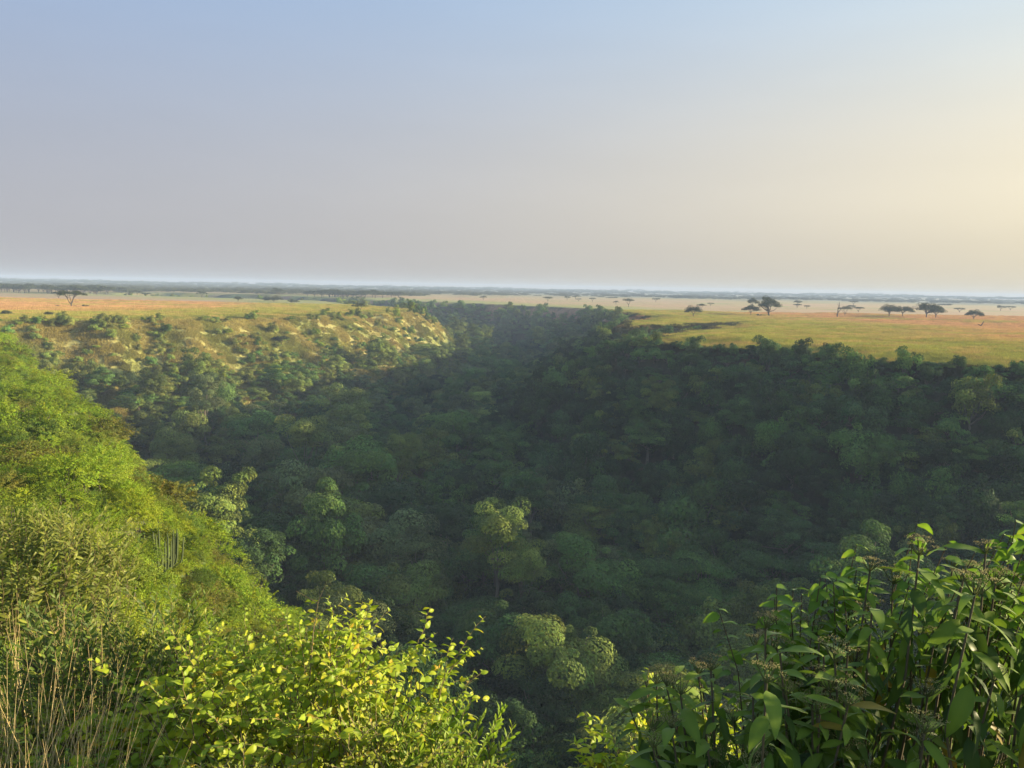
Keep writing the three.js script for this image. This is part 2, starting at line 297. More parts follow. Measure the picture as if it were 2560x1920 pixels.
const SHAPES = {
  round: [treeShape({ seed: 101, rx: 5.2, ry: 4.6, cy: 11.5, clumps: 92, per: 62, rc: 1.1, leaf: 0.52, girth: 0.34 }), treeShape({ seed: 102, rx: 5.0, ry: 5.4, cy: 12, clumps: 96, per: 60, rc: 1.05, leaf: 0.5, girth: 0.32, sx: 1.15 })],
  layered: [treeShape({ seed: 111, rx: 6.4, ry: 2.6, cy: 12.5, clumps: 56, per: 95, rc: 1.7, leaf: 0.5, flat: 0.32, tiers: 4, girth: 0.3 }), treeShape({ seed: 112, rx: 5.6, ry: 2.0, cy: 10.5, clumps: 46, per: 95, rc: 1.7, leaf: 0.46, flat: 0.3, tiers: 3, girth: 0.26 })],
  draped: [treeShape({ seed: 121, rx: 3.5, ry: 3.6, cy: 4.4, clumps: 30, per: 130, rc: 1.4, leaf: 0.55, drape: 1.8, lowest: -0.8, girth: 0.26 }), treeShape({ seed: 122, rx: 3.2, ry: 3.0, cy: 3.6, clumps: 28, per: 130, rc: 1.3, leaf: 0.52, drape: 1.5, lowest: -0.8, girth: 0.24 })],
  heavy: [treeShape({ seed: 131, rx: 6.4, ry: 5.0, cy: 13, clumps: 48, per: 140, rc: 1.9, leaf: 0.72, girth: 0.42 }), treeShape({ seed: 132, rx: 6.0, ry: 5.6, cy: 12, clumps: 46, per: 140, rc: 1.85, leaf: 0.7, girth: 0.42, sx: 1.2 })],
  airy: [treeShape({ seed: 141, rx: 5.4, ry: 5.8, cy: 19, clumps: 40, per: 120, rc: 1.5, leaf: 0.5, girth: 0.3, limbs: 8, bark: GREY_BARK, fork: 0.85 }), treeShape({ seed: 142, rx: 4.6, ry: 5.0, cy: 17, clumps: 32, per: 110, rc: 1.45, leaf: 0.5, girth: 0.25, limbs: 8, bark: GREY_BARK, fork: 0.85 })],
  low: [treeShape({ seed: 151, rx: 2.3, ry: 1.7, cy: 2.0, clumps: 26, per: 80, rc: 0.8, leaf: 0.32, girth: 0.12, lowest: -0.6 }), treeShape({ seed: 152, rx: 2.5, ry: 1.4, cy: 1.9, clumps: 26, per: 80, rc: 0.8, leaf: 0.3, girth: 0.12, flat: 0.5, lowest: -0.5 }), treeShape({ seed: 153, rx: 2.0, ry: 2.3, cy: 2.4, clumps: 28, per: 75, rc: 0.75, leaf: 0.3, girth: 0.12, lowest: -0.7, drape: 0.6 })],
  flatlow: [treeShape({ seed: 161, rx: 3.0, ry: 0.9, cy: 3.0, clumps: 24, per: 80, rc: 0.95, leaf: 0.3, flat: 0.35, tiers: 2, girth: 0.14, limbs: 8 })],
  slope: [sprayShape({ seed: 171, rx: 1.9, ry: 1.5, cy: 1.3, shoots: 230, per: 15, twig: 0.75, leaf: 0.17, girth: 0.05 }), sprayShape({ seed: 172, rx: 1.7, ry: 1.7, cy: 1.5, shoots: 230, per: 15, twig: 0.7, leaf: 0.15, girth: 0.05, narrow: 0.4 }), sprayShape({ seed: 173, rx: 2.1, ry: 1.3, cy: 1.2, shoots: 240, per: 15, twig: 0.8, leaf: 0.19, girth: 0.05, dry: 0.06 })],
  near: [sprayShape({ seed: 181, rx: 0.95, ry: 0.8, cy: 0.75, shoots: 260, per: 17, twig: 0.34, leaf: 0.062, girth: 0.02 }), sprayShape({ seed: 182, rx: 0.9, ry: 0.95, cy: 0.85, shoots: 240, per: 16, twig: 0.38, leaf: 0.075, girth: 0.02, narrow: 0.38 }), sprayShape({ seed: 183, rx: 1.0, ry: 0.75, cy: 0.7, shoots: 280, per: 20, twig: 0.36, leaf: 0.048, girth: 0.018, dry: 0.05 }), sprayShape({ seed: 184, rx: 0.85, ry: 1.0, cy: 0.95, shoots: 220, per: 15, twig: 0.4, leaf: 0.085, girth: 0.022, narrow: 0.45 })],
};
const TONES = {
  deep: [0.052, 0.108, 0.030], green: [0.088, 0.172, 0.040], olive: [0.125, 0.175, 0.040], grey: [0.115, 0.155, 0.062], pale: [0.165, 0.228, 0.050], blue: [0.060, 0.122, 0.040],
  sunny: [0.25, 0.32, 0.022], lime: [0.205, 0.305, 0.022], moss: [0.16, 0.22, 0.026], bronze: [0.14, 0.155, 0.028], sage: [0.165, 0.20, 0.052], night: [0.030, 0.064, 0.020], leaf: [0.105, 0.175, 0.026],
};

// ------------------------------------------------------------------ where plants grow
const eyeInv = camera.matrixWorldInverse.clone();
camera.updateMatrixWorld(true); eyeInv.copy(camera.matrixWorld).invert();
const TAN = Math.tan(26.5 * R), _q = V(0, 0, 0);
function inView(x, y, f, r) {                                  // only what the photograph could show, with some room at its edges
  _q.set(x, y, -f).applyMatrix4(eyeInv);
  const dep = -_q.z; if (dep < 0.5) return 0;
  return Math.abs(_q.x) < dep * TAN * 1.333 * 1.06 + r + 2 && Math.abs(_q.y) < dep * TAN * 1.05 + r + 2 ? r / dep : 0;
}
function hiddenByLand(x, y, f) { for (let k = 1; k < 28; k++) { const t = k / 28; if (ground(x * t, f * t) > lerp(14, y, t) + 1.0) return true; } return false; }
const cells = new Map();
function room(x, f, r, pack) {
  const cx = Math.floor(x / 8), cf = Math.floor(f / 8);
  for (let i = -2; i <= 2; i++) for (let j = -2; j <= 2; j++) for (const q of cells.get((cx + i) * 4096 + cf + j) ?? []) if ((q.x - x) ** 2 + (q.f - f) ** 2 < (pack * (q.r + r)) ** 2) return false;
  return true;
}
function claim(q) { const k = Math.floor(q.x / 8) * 4096 + Math.floor(q.f / 8); if (!cells.has(k)) cells.set(k, []); cells.get(k).push(q); }
const pick = (list, rnd) => list[Math.floor(rnd() * list.length)];

const SPECIES = {                                              // shape, what its label says, colours it comes in
  round: ['round-crowned', ['deep', 'green', 'blue', 'green']], layered: ['flat-tiered', ['green', 'deep', 'blue']], draped: ['vine-draped', ['deep', 'green', 'green', 'olive']], heavy: ['broad heavy-crowned', ['deep', 'blue', 'grey']], airy: ['tall airy-crowned', ['pale', 'olive']],
  low: ['rounded', ['green', 'olive', 'deep']], flatlow: ['flat-topped', ['olive', 'grey', 'green']], slope: ['leafy', ['moss', 'lime', 'sunny', 'moss', 'leaf', 'lime', 'lime', 'bronze']], near: ['small-leaved', ['sunny', 'lime', 'moss', 'sunny', 'lime', 'leaf', 'bronze']],
};
const plants = [];
function plant(kind, x, f, size, rnd, extra = {}) {
  const shapes = SHAPES[kind], s = Math.floor(rnd() * shapes.length), k = size / shapes[s].r;
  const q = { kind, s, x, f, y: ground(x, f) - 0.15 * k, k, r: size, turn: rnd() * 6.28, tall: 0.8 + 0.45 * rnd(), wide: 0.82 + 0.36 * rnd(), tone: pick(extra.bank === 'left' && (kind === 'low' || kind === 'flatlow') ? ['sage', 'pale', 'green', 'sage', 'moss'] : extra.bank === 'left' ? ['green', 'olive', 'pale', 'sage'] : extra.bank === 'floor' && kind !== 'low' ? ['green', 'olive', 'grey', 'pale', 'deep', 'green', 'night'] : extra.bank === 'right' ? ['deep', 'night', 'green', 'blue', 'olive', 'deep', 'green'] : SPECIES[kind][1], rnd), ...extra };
  claim(q); plants.push(q); return q;
}
{
  const rnd = rng(77);
  claim({ x: -16.4, f: 34.9, r: 1.5 }); claim({ x: -15.6, f: 33, r: 1.1 });     // the candelabra euphorbia stands here
  // trees that stand out in the gorge come first, the rest grow round them
  for (const [kind, x, f, size, tone] of [['airy', -2.1, 133.9, 6.2, 'pale'], ['airy', 2.6, 130.5, 4.5, 'pale'], ['airy', 10, 137.8, 4.1, 'grey'], ['heavy', -23.2, 149.2, 7.9, 'grey'], ['heavy', -33, 151.7, 7.1, 'olive'], ['heavy', -16.3, 131.2, 6.2, 'olive'], ['heavy', -47.5, 174.3, 9.1, 'grey'], ['round', -58.4, 266.6, 9.2, 'pale'], ['round', -53, 252, 7.2, 'pale'], ['airy', -54.6, 201.2, 6.8, 'olive'], ['airy', -45.1, 202.5, 6.2, 'grey'], ['round', -24.4, 205.8, 7.6, 'olive'], ['round', -24.7, 180.9, 6.1, 'green'], ['layered', 46, 131.5, 6.2, 'deep'], ['layered', 55.8, 133.7, 5.8, 'blue'], ['layered', 33, 141.7, 4.4, 'green'], ['heavy', -13.3, 193.4, 6.5, 'deep'], ['round', -4, 199.4, 6.1, 'green'], ['heavy', 23.8, 168.4, 6.2, 'deep'], ['round', -50.7, 151.1, 5.6, 'green'], ['heavy', -1, 107.3, 5.8, 'deep'], ['round', 7.1, 106.1, 4.4, 'olive'], ['round', -10, 340, 7, 'pale'], ['round', 6, 372, 7, 'pale'], ['heavy', -26, 318, 7.5, 'olive']]) plant(kind, x, f, size, rnd, { tone, tall: 1.0 });
  for (const [x, f, size, tall, tone] of [[-1.5, 19, 2.7, 1.4, 'leaf'], [-0.3, 25, 2.7, 1.3, 'leaf'], [-3.4, 22, 2.6, 1.2, 'moss'], [1.2, 31, 3.0, 1.2, 'leaf']]) plant('draped', x, f, size, rnd, { tone, tall, bank: 'near' });
  for (let n = 0; n < 90000; n++) {
    const f = 26 + 780 * rnd() ** 1.55, x = (rnd() * 2 - 1) * (f * 0.72 + 12);
    if (!inView(x, -30, f, 60)) continue;
    const L = land(x, f); if (L.d < (L.bank === 'far' ? 8 : L.bank === 'right' ? (f > 232 ? 9 : 2) : 0.5)) continue;
    if (L.bank === 'far' && L.d < 13 && n2(x / 40, f / 40) > 0.2) continue;      // bare rock under the far rim
    const { d, bank } = L, low = L.y < -43, noise = n2(x / 30 + 5, f / 30);
    let kind, size, pack = 0.66, keep = 1;
    if (bank === 'near' && d < 46 && !low) { kind = 'slope'; size = clamp(f / 40, 0.8, 1.7) * (0.55 + 1.5 * rnd() * rnd()); pack = 0.62; if (d > 22 && rnd() < 0.5) { kind = 'draped'; size = 2 + 1.6 * rnd(); pack = 0.6; } }
    else if (bank === 'left' && d < 58 && !low) {
      const along = x * 0.55 + f * 0.83, cover = n2b(along / 13, d / 44 + 3) * 0.85 + noise * 0.35 + n2b(x / 7, f / 7) * 0.25 + (d - 30) / 42 + (d < 7 ? 0.45 : 0);     // thickets run down the gullies
      if (cover < 0.0 && rnd() > 0.05) continue;
      kind = rnd() < 0.22 ? 'flatlow' : 'low'; size = (1.0 + 1.9 * rnd() * rnd()) * (d > 30 ? 1.45 : 1); pack = 0.44;
      if (d > 36 && rnd() < 0.5) { kind = rnd() < 0.5 ? 'round' : rnd() < 0.5 ? 'layered' : 'draped'; size = 3 + 2.6 * rnd(); }
    } else if (bank === 'right' && d < 10) { kind = rnd() < 0.85 ? 'low' : 'draped'; size = 1.7 + 1.4 * rnd(); pack = 0.52; kind = 'low'; if (d < 6) size = 0.8 + 0.9 * rnd(); }
    else if (bank === 'right' && d < 48 && !low) { kind = d < 26 || rnd() < 0.3 ? 'low' : rnd() < 0.6 ? 'draped' : 'round'; size = (kind === 'low' ? 2.2 + 1.2 * rnd() : 2.4 + 2.8 * rnd() * rnd()) * lerp(0.95, 1.35, d / 48); pack = 0.55; }
    else if (bank === 'far' && d < 30) { kind = rnd() < 0.6 && d > 12 ? 'draped' : 'low'; size = d < 9 ? 1 + rnd() : 2.6 + 1.8 * rnd(); pack = 0.6; }
    else { const t = rnd(); kind = t < 0.3 ? 'round' : t < 0.5 ? 'heavy' : t < 0.72 ? 'layered' : t < 0.96 || f < 150 ? 'draped' : 'airy'; size = (kind === 'draped' ? 3 : 4) + 5 * rnd() * rnd() + (rnd() < 0.12 ? 1.5 : 0); pack = 0.58; }
    if (f > 420) size *= 1.15;
    { const sh = SHAPES[kind][0]; if (bank !== 'near' && !['low', 'flatlow'].includes(kind) && L.y + sh.h / sh.r * size > -5) { kind = 'low'; size = Math.min(size, 1.5 + 1.2 * rnd()); pack = 0.52; } }
    if (!room(x, f, size, pack)) continue;
    const top = L.y + size * 2.2;
    const seen = inView(x, L.y + size, f, size);
    if (!seen || hiddenByLand(x, top + 2, f)) continue;
    plant(kind, x, f, size, rnd, { seen, bank: low ? 'floor' : bank });
  }
  // undergrowth that closes the gaps under the trees
  for (let n = 0; n < 40000; n++) {
    const f = 60 + 500 * rnd() ** 1.4, x = (rnd() * 2 - 1) * (f * 0.7 + 12), L = land(x, f);
    if (L.d < 14 || (L.bank === 'left' && L.d < 40) || (L.bank === 'near' && L.y > -34)) continue;
    const kind = rnd() < 0.6 ? 'draped' : 'low', size = kind === 'low' ? 1.8 + 1.2 * rnd() : 2 + 1.6 * rnd();
    if (!room(x, f, size, 0.4)) continue;
    const seen = inView(x, L.y + size, f, size); if (!seen || hiddenByLand(x, L.y + 5, f)) continue;
    plant(kind, x, f, size, rnd, { seen: seen * 0.2, bank: L.y < -43 ? 'floor' : L.bank, tone: rnd() < 0.7 ? 'night' : 'deep' });  // darkest leaf tones paint in the shade of gaps below the crowns
  }
  // bushes close by on the viewer's slope
  for (let n = 0; n < 16000; n++) {
    const f = 5.2 + 40 * rnd() ** 1.4, x = (rnd() * 2 - 1) * (f * 0.75 + 2);
    const L = land(x, f); if (f < 8 && x > -2.4) continue;
    const size = clamp(0.42 + f * 0.026, 0.5, 1.45) * (0.6 + 0.95 * rnd() * rnd());
    if (f > 26 && L.d > 0) continue;
    if (!room(x, f, size, 0.58) || !inView(x, L.y + 0.7, f, size)) continue;
    plant('near', x, f, size, rnd, { seen: size / f, bank: 'near', tall: 0.75 + 0.4 * rnd() });
  }
  // beyond the near rim at the left, the top of the spur
  for (let n = 0; n < 9000; n++) {
    const f = 30 + 140 * rnd(), x = -f * (0.2 + 0.6 * rnd()); const L = land(x, f);
    if (L.d > 0.5 || L.bank !== 'near') continue;
    const size = clamp(f / 42, 0.8, 1.8) * (0.6 + 1.3 * rnd() * rnd());
    if (!room(x, f, size, 0.62) || !inView(x, L.y + 1, f, size)) continue;
    plant('slope', x, f, size, rnd, { seen: size / f, bank: 'near' });
  }
  for (let n = 0; n < 14000; n++) {
    const f = 22 + 140 * rnd(), x = -f * (0.08 + 0.7 * rnd()), L = land(x, f);
    if (L.bank !== 'near' || L.d > 34) continue;
    const size = clamp(f / 60, 0.55, 1.3) * (0.6 + 0.6 * rnd());
    if (!room(x, f, size, 0.38) || !inView(x, L.y + 1, f, size)) continue;
    plant('slope', x, f, size, rnd, { seen: size / f, bank: 'near' });
  }
  for (const q of plants) { q.seen ??= inView(q.x, q.y + 5, q.f, q.r); q.bank ??= 'floor'; }
}
const familyOf = (q) => (q.kind === 'slope' || q.kind === 'near' ? 'bush' : q.kind === 'low' || q.kind === 'flatlow' ? 'shrub' : 'tree');
const TONE_WORD = { deep: 'dark green', green: 'mid green', olive: 'olive green', grey: 'greyish green', pale: 'pale green', blue: 'bluish green', sunny: 'yellowish green', lime: 'lime green', moss: 'moss green', bronze: 'bronze green', sage: 'sage green', night: 'very dark green', leaf: 'deep leaf green' };
const MASS = { tree: ['forest', 'dense dark forest filling the rest of the gorge', 'forest'], shrub: ['scrub', 'small dense shrubs thickening the gorge banks', 'scrub'], bush: ['undergrowth', 'tangled green undergrowth on the slope in front of the viewer', 'undergrowth'] };
const protos = new Map();
function protoOf(kind, s, tone) {
  const key = kind + s + tone;
  if (!protos.has(key)) {
    const g = new THREE.Group(), woody = familyOf({ kind }) === 'tree', t = TONES[tone];
    part(woody ? 'trunk' : 'stems', SHAPES[kind][s].trunk, barkMat, g);
    part(woody ? 'crown' : 'foliage', SHAPES[kind][s].crown, leafMat(...t, kind === 'near' || kind === 'slope' ? 0.45 : 0.3), g);
    protos.set(key, g);
  }
  return protos.get(key);
}
for (const family of ['tree', 'shrub', 'bush']) {
  const all = plants.filter((q) => familyOf(q) === family).sort((a, b) => b.seen - a.seen);
  console.log(family, all.length);
  for (const q of all.slice(0, 300)) {
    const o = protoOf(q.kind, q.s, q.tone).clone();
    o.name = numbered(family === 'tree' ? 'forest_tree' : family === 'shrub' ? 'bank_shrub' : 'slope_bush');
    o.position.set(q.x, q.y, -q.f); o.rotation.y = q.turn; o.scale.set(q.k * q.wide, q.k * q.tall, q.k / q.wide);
    const drop = q.bank === 'floor' ? 99 : land(q.x, q.f).d, big = q.r / SHAPES[q.kind][q.s].r, size = big > 1.18 ? 'large ' : big < 0.8 ? 'small ' : '';
    const side = { right: drop < 14 ? 'just below the grassy rim of the right bank' : drop < 32 ? 'halfway down the shaded right bank' : 'low on the shaded right bank', left: drop < 12 ? 'along the rim of the sunlit left bank' : drop < 34 ? 'halfway down the sunlit left bank' : 'low on the left bank', far: 'below the far cliff of the gorge',
      floor: q.x < -45 ? 'on the gorge floor under the left bank' : q.x > 20 ? 'on the gorge floor under the right bank' : q.f < 150 ? 'on the gorge floor nearest the viewer' : 'on the middle of the gorge floor', near: q.f < 12 ? 'right behind the foreground bushes' : q.f < 24 ? 'on the near part of the left slope' : q.f < 60 ? 'halfway along the left slope' : 'on the far spur of the left slope' }[q.bank];
    const label = `${size}${TONE_WORD[q.tone]} ${SPECIES[q.kind][0]} ${family} ${side}`;
    tag(o, label, family, label.replace(family, family === 'bush' ? 'bushes' : family + 's'));
    scene.add(o);
  }
  const rest = all.slice(300), mass = new THREE.Group();
  if (!rest.length) continue;
  mass.name = MASS[family][0]; tag(mass, MASS[family][1], MASS[family][2], null, 'stuff'); scene.add(mass);
  const M = new THREE.Matrix4(), Q = new THREE.Quaternion(), up = V(0, 1, 0), col = new THREE.Color();
  for (const [kind, shapes] of Object.entries(SHAPES)) shapes.forEach((sh, s) => {
    const mine = rest.filter((q) => q.kind === kind && q.s === s); if (!mine.length) return;
    const im = new THREE.InstancedMesh(sh.crown, leafMat(1, 1, 1, kind === 'near' || kind === 'slope' ? 0.45 : 0.3), mine.length);
    im.name = 'leaf_crowns'; im.userData.kind = 'stuff'; im.castShadow = im.receiveShadow = true;
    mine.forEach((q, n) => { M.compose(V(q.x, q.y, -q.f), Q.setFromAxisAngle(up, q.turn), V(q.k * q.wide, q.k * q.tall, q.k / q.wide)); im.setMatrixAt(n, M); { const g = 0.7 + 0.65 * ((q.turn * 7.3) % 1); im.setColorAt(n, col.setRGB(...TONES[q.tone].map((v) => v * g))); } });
    mass.add(im);
  });
}
// ------------------------------------------------------------------ savanna trees, plan places in metres
function umbrella(o) {                                         // acacia: trunk that forks low into a fan of limbs under a flat, broken canopy
  const rnd = rng(o.seed), crown = new Buf(), wood = new Buf(), bark = [0.085, 0.07, 0.055], arms = [];
  const foot = V(0, -0.4, 0), fork = V((rnd() - 0.5) * 0.2, o.h * (o.fork ?? 0.22), (rnd() - 0.5) * 0.2);
  const tp = bendPath(foot, fork, 3, 0.15, rnd); tube(wood, tp, tp.map((_, k) => lerp(o.girth * 1.2, o.girth * 0.85, k / 3)), 7, bark, 0.12, rnd);
  for (let k = 0; k < o.arms; k++) {
    const a = k / o.arms * 6.28 + rnd() * 0.7, out = o.w * 0.5 * (0.45 + 0.5 * rnd()), tip = V(Math.cos(a) * out, o.h * (0.72 + 0.16 * rnd()), Math.sin(a) * out);
    const p = bendPath(fork, tip, 5, o.h * 0.09, rnd, o.h * 0.03); tube(wood, p, p.map((_, q) => lerp(o.girth * 0.55, o.girth * 0.16, q / 5)), 5, bark, 0.1, rnd); arms.push(tip);
    for (let s = 0; s < (o.side ?? 4); s++) {
      const t = p[2 + Math.floor(rnd() * 3)], b = a + (rnd() - 0.5) * 2.0, r2 = o.w * 0.5 * (0.3 + 0.75 * rnd()), e = V(Math.cos(b) * r2, o.h * (0.68 + 0.3 * rnd()), Math.sin(b) * r2);
      const pp = bendPath(t, e, 3, o.h * 0.05, rnd); tube(wood, pp, pp.map((_, q) => lerp(o.girth * 0.24, o.girth * 0.07, q / 3)), 4, bark, 0, rnd); arms.push(e);
    }
  }
  for (const e of arms) {
    if (rnd() > (o.full ?? 1)) continue;
    const n = (Math.hypot(e.x, e.z) / (o.w * 0.5)) ** 2; e.y = lerp(e.y, o.h * (0.95 - (o.dome ? 0.45 : 0.25) * n), 0.75) - o.h * (o.dome ? 0.3 : 0.16) * rnd() * (1 - 0.5 * n);
    const tone = 0.8 + 0.4 * rnd(); clumpLeaves(crown, e, o.puff * (0.7 + 0.6 * rnd()), o.flat ?? 0.4, o.per, o.leaf ?? 0.3, rnd, [tone * 1.05, tone, tone * 0.9], V(0, 1, 0));
  }
  return { crown: crown.geo(), trunk: wood.geo(true) };
}
function deadTree(o) {
  const rnd = rng(o.seed), b = new Buf(), c = o.col ?? [0.07, 0.058, 0.05];
  for (const [p, r0, r1] of o.limbs) { const q = p.map((v) => V(...v)); tube(b, q, q.map((_, k) => lerp(r0, r1, k / (q.length - 1))), 7, c, 0.18, rnd); }
  return b.geo(true);
}
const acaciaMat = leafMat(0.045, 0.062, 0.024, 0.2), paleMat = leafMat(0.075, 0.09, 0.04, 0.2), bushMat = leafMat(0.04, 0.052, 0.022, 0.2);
function savanna(shape, mat, x, f, turn, label, category, group, k = 1, name = 'acacia_tree') {
  const t = thing(name, label, category, group); t.position.set(x, ground(x, f) - 0.05, -f); t.rotation.y = turn; t.scale.setScalar(k * 1.12);
  part(name.includes('bush') || name.includes('shrub') ? 'stems' : 'trunk', shape.trunk, barkMat, t); part(name.includes('bush') || name.includes('shrub') ? 'foliage' : 'crown', shape.crown, mat, t);
  return t;
}
const LONE = umbrella({ seed: 301, h: 8.2, w: 10.7, girth: 0.32, arms: 6, side: 4, per: 120, puff: 1.2, flat: 0.6, leaf: 0.34, full: 0.9, fork: 0.16 });
savanna(LONE, acaciaMat, -223, 390, 0.4, 'lone open-branched acacia with a forked trunk standing on the left plateau', 'tree');
savanna(umbrella({ seed: 302, h: 5.2, w: 8.8, girth: 0.2, arms: 5, per: 80, puff: 1.0, flat: 0.5 }), acaciaMat, -331, 563, 0, 'dense little acacia partly behind the lone open-branched one', 'tree');
const MID = umbrella({ seed: 303, h: 5.6, w: 7.6, girth: 0.2, arms: 6, per: 130, puff: 1.2, flat: 0.75, dome: 1, fork: 0.25 }), FAN = umbrella({ seed: 304, h: 7.4, w: 9.6, girth: 0.24, arms: 7, per: 140, puff: 1.4, flat: 0.75, dome: 1, fork: 0.22 }), THIN = umbrella({ seed: 305, h: 5.6, w: 6.6, girth: 0.16, arms: 5, side: 3, per: 100, puff: 1.05, flat: 0.65, full: 0.8 }), WIDE = umbrella({ seed: 306, h: 7.0, w: 11, girth: 0.25, arms: 8, per: 140, puff: 1.45, flat: 0.7, dome: 1, fork: 0.3 });
const FIG = treeShape({ seed: 307, rx: 7.6, ry: 3.6, cy: 6.2, clumps: 70, per: 90, rc: 1.4, leaf: 0.42, girth: 0.55, lowest: -0.55, bark: [0.085, 0.07, 0.055], limbs: 14, fork: 0.95 }), FIGLET = treeShape({ seed: 308, rx: 3.6, ry: 2.8, cy: 5.4, clumps: 34, per: 80, rc: 1.0, leaf: 0.38, girth: 0.25, lowest: -0.4, bark: [0.085, 0.07, 0.055] });
const MOUND = treeShape({ seed: 309, rx: 2.0, ry: 1.0, cy: 0.8, clumps: 20, per: 60, rc: 0.7, leaf: 0.26, girth: 0.1, lowest: -0.2, flat: 0.6 }), BROAD = treeShape({ seed: 310, rx: 6.5, ry: 2.0, cy: 1.4, clumps: 50, per: 70, rc: 1.3, leaf: 0.4, girth: 0.2, lowest: -0.1 });
const RIMTREE = umbrella({ seed: 311, h: 3.8, w: 5.4, girth: 0.16, arms: 7, side: 4, per: 70, puff: 0.7, flat: 0.6, fork: 0.2 });
savanna(RIMTREE, leafMat(0.03, 0.045, 0.022, 0.2), -97, 322, 1, 'small dark tree alone on the rim of the left bank', 'tree', null, 1, 'rim_tree');
savanna(MID, acaciaMat, -206, 579, 2, 'tiny round-topped tree out on the orange grass of the left plateau', 'tree', null, 0.65);
savanna(THIN, acaciaMat, -82, 412, 1.5, 'slender tree near the point of the left plateau', 'tree', null, 0.95);
savanna(BROAD, bushMat, -190, 612, 0, 'broad dark thicket at the far edge of the left plateau', 'thicket', null, 1, 'bush');
savanna(BROAD, bushMat, -169, 594, 2, 'smaller dark thicket right of the broad one on the left plateau', 'thicket', null, 0.62, 'bush');
savanna(MOUND, bushMat, -192, 292, 0, 'low dark bush at the left edge of the plateau grass', 'bush', null, 0.9, 'bush');
savanna(MOUND, bushMat, -178, 296, 2, 'low dark bush in front of the lone acacia', 'bush', null, 0.8, 'bush');
for (const [x, f, k, l] of [[-219, 386, 0.55, 'tiny shrub right of the lone acacia trunk'], [-229, 388, 0.6, 'tiny shrub left of the lone acacia trunk'], [-216, 389, 0.75, 'low shrub under the right limbs of the lone acacia']]) savanna(MOUND, bushMat, x, f, k * 9, l, 'shrub', null, k, 'shrub');
// right plateau
savanna(MID, acaciaMat, 97, 417, 0.3, 'neat fan-shaped acacia on orange grass behind the inlet', 'tree', null, 1);
savanna(THIN, acaciaMat, 139, 573, 1, 'small flat acacia behind the neat fan-shaped one', 'tree', null, 0.8);
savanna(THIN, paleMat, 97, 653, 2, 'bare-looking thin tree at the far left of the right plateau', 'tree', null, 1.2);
savanna(FIG, acaciaMat, 157, 476, 0.8, 'largest tree of the plateau, a broad dark spreading crown', 'tree', null, 1, 'spreading_tree');
savanna(MID, acaciaMat, 148, 482, 2.2, 'low acacia touching the left side of the largest tree', 'tree', null, 1.05);
savanna(FIGLET, acaciaMat, 201, 652, 0, 'rounded crown standing behind the largest tree to its left', 'tree', null, 1, 'spreading_tree');
savanna(MOUND, bushMat, 149.5, 472, 0, 'dark rounded bush left of the trunk of the largest tree', 'bush', null, 0.75, 'bush');
savanna(MOUND, bushMat, 153.5, 472, 1, 'small flat bush beside the trunk of the largest tree', 'bush', null, 0.45, 'bush');
savanna(THIN, paleMat, 213, 497, 0.5, 'pale thin-crowned acacia right of the dead tree', 'tree', null, 1.08);
savanna(MID, acaciaMat, 235, 484, 1.1, 'leftmost acacia of the row on the right plateau', 'tree', null, 1.25);
savanna(WIDE, acaciaMat, 246, 489, 2, 'wide flat acacia joined to the leftmost of the row', 'tree', null, 0.95);
savanna(FAN, acaciaMat, 253, 474, 3, 'tall fan-shaped acacia, largest of the row on the right plateau', 'tree', null, 1.25);
savanna(MID, paleMat, 262, 480, 0.4, 'pale acacia overlapping the right side of the tallest in the row', 'tree', null, 1.2);
savanna(WIDE, paleMat, 349, 640, 0.4, 'hazy flat crown behind the right end of the row', 'tree', null, 0.85);
savanna(MID, acaciaMat, 268, 450, 2.7, 'single narrow acacia at the right of the plateau', 'tree', null, 1.0);
{
  const t = thing('dead_tree', 'bare dead tree with two dark limbs beside the pale acacia', 'dead tree'); t.position.set(198, ground(198, 473), -473);
  part('trunk', deadTree({ seed: 5, limbs: [[[[0, -0.4, 0], [0.3, 2.4, 0], [0.2, 4.8, 0.2], [0.9, 7.0, 0.2], [0.7, 9.4, 0]], 0.42, 0.1]] }), barkMat, t);
  part('branch', deadTree({ seed: 6, limbs: [[[[0.25, 2.6, 0], [1.5, 4.4, 0.2], [2.6, 5.6, 0.1], [3.9, 7.0, 0]], 0.26, 0.07]] }), barkMat, t);
  part('branch', deadTree({ seed: 7, limbs: [[[[0.6, 6.2, 0.2], [0.0, 7.8, 0.3], [-0.3, 9.0, 0.4]], 0.12, 0.04]] }), barkMat, t);
  part('branch', deadTree({ seed: 8, limbs: [[[[0.0, 1.0, 0], [-0.5, 1.6, 0.3], [-0.6, 2.2, 0.4]], 0.2, 0.08]] }), barkMat, t);
  const s = thing('dead_stump', 'forked dark stump in the grass at the right', 'stump'); s.position.set(219, ground(219, 362), -362);
  part('trunk', deadTree({ seed: 9, limbs: [[[[0, -0.3, 0], [0.1, 0.9, 0], [0.9, 2.0, 0], [1.3, 3.0, 0]], 0.38, 0.14]] }), barkMat, s);
  part('branch', deadTree({ seed: 10, limbs: [[[[0.1, 0.8, 0], [-0.6, 1.3, 0.1], [-1.4, 1.5, 0.1]], 0.26, 0.1]] }), barkMat, s);
}
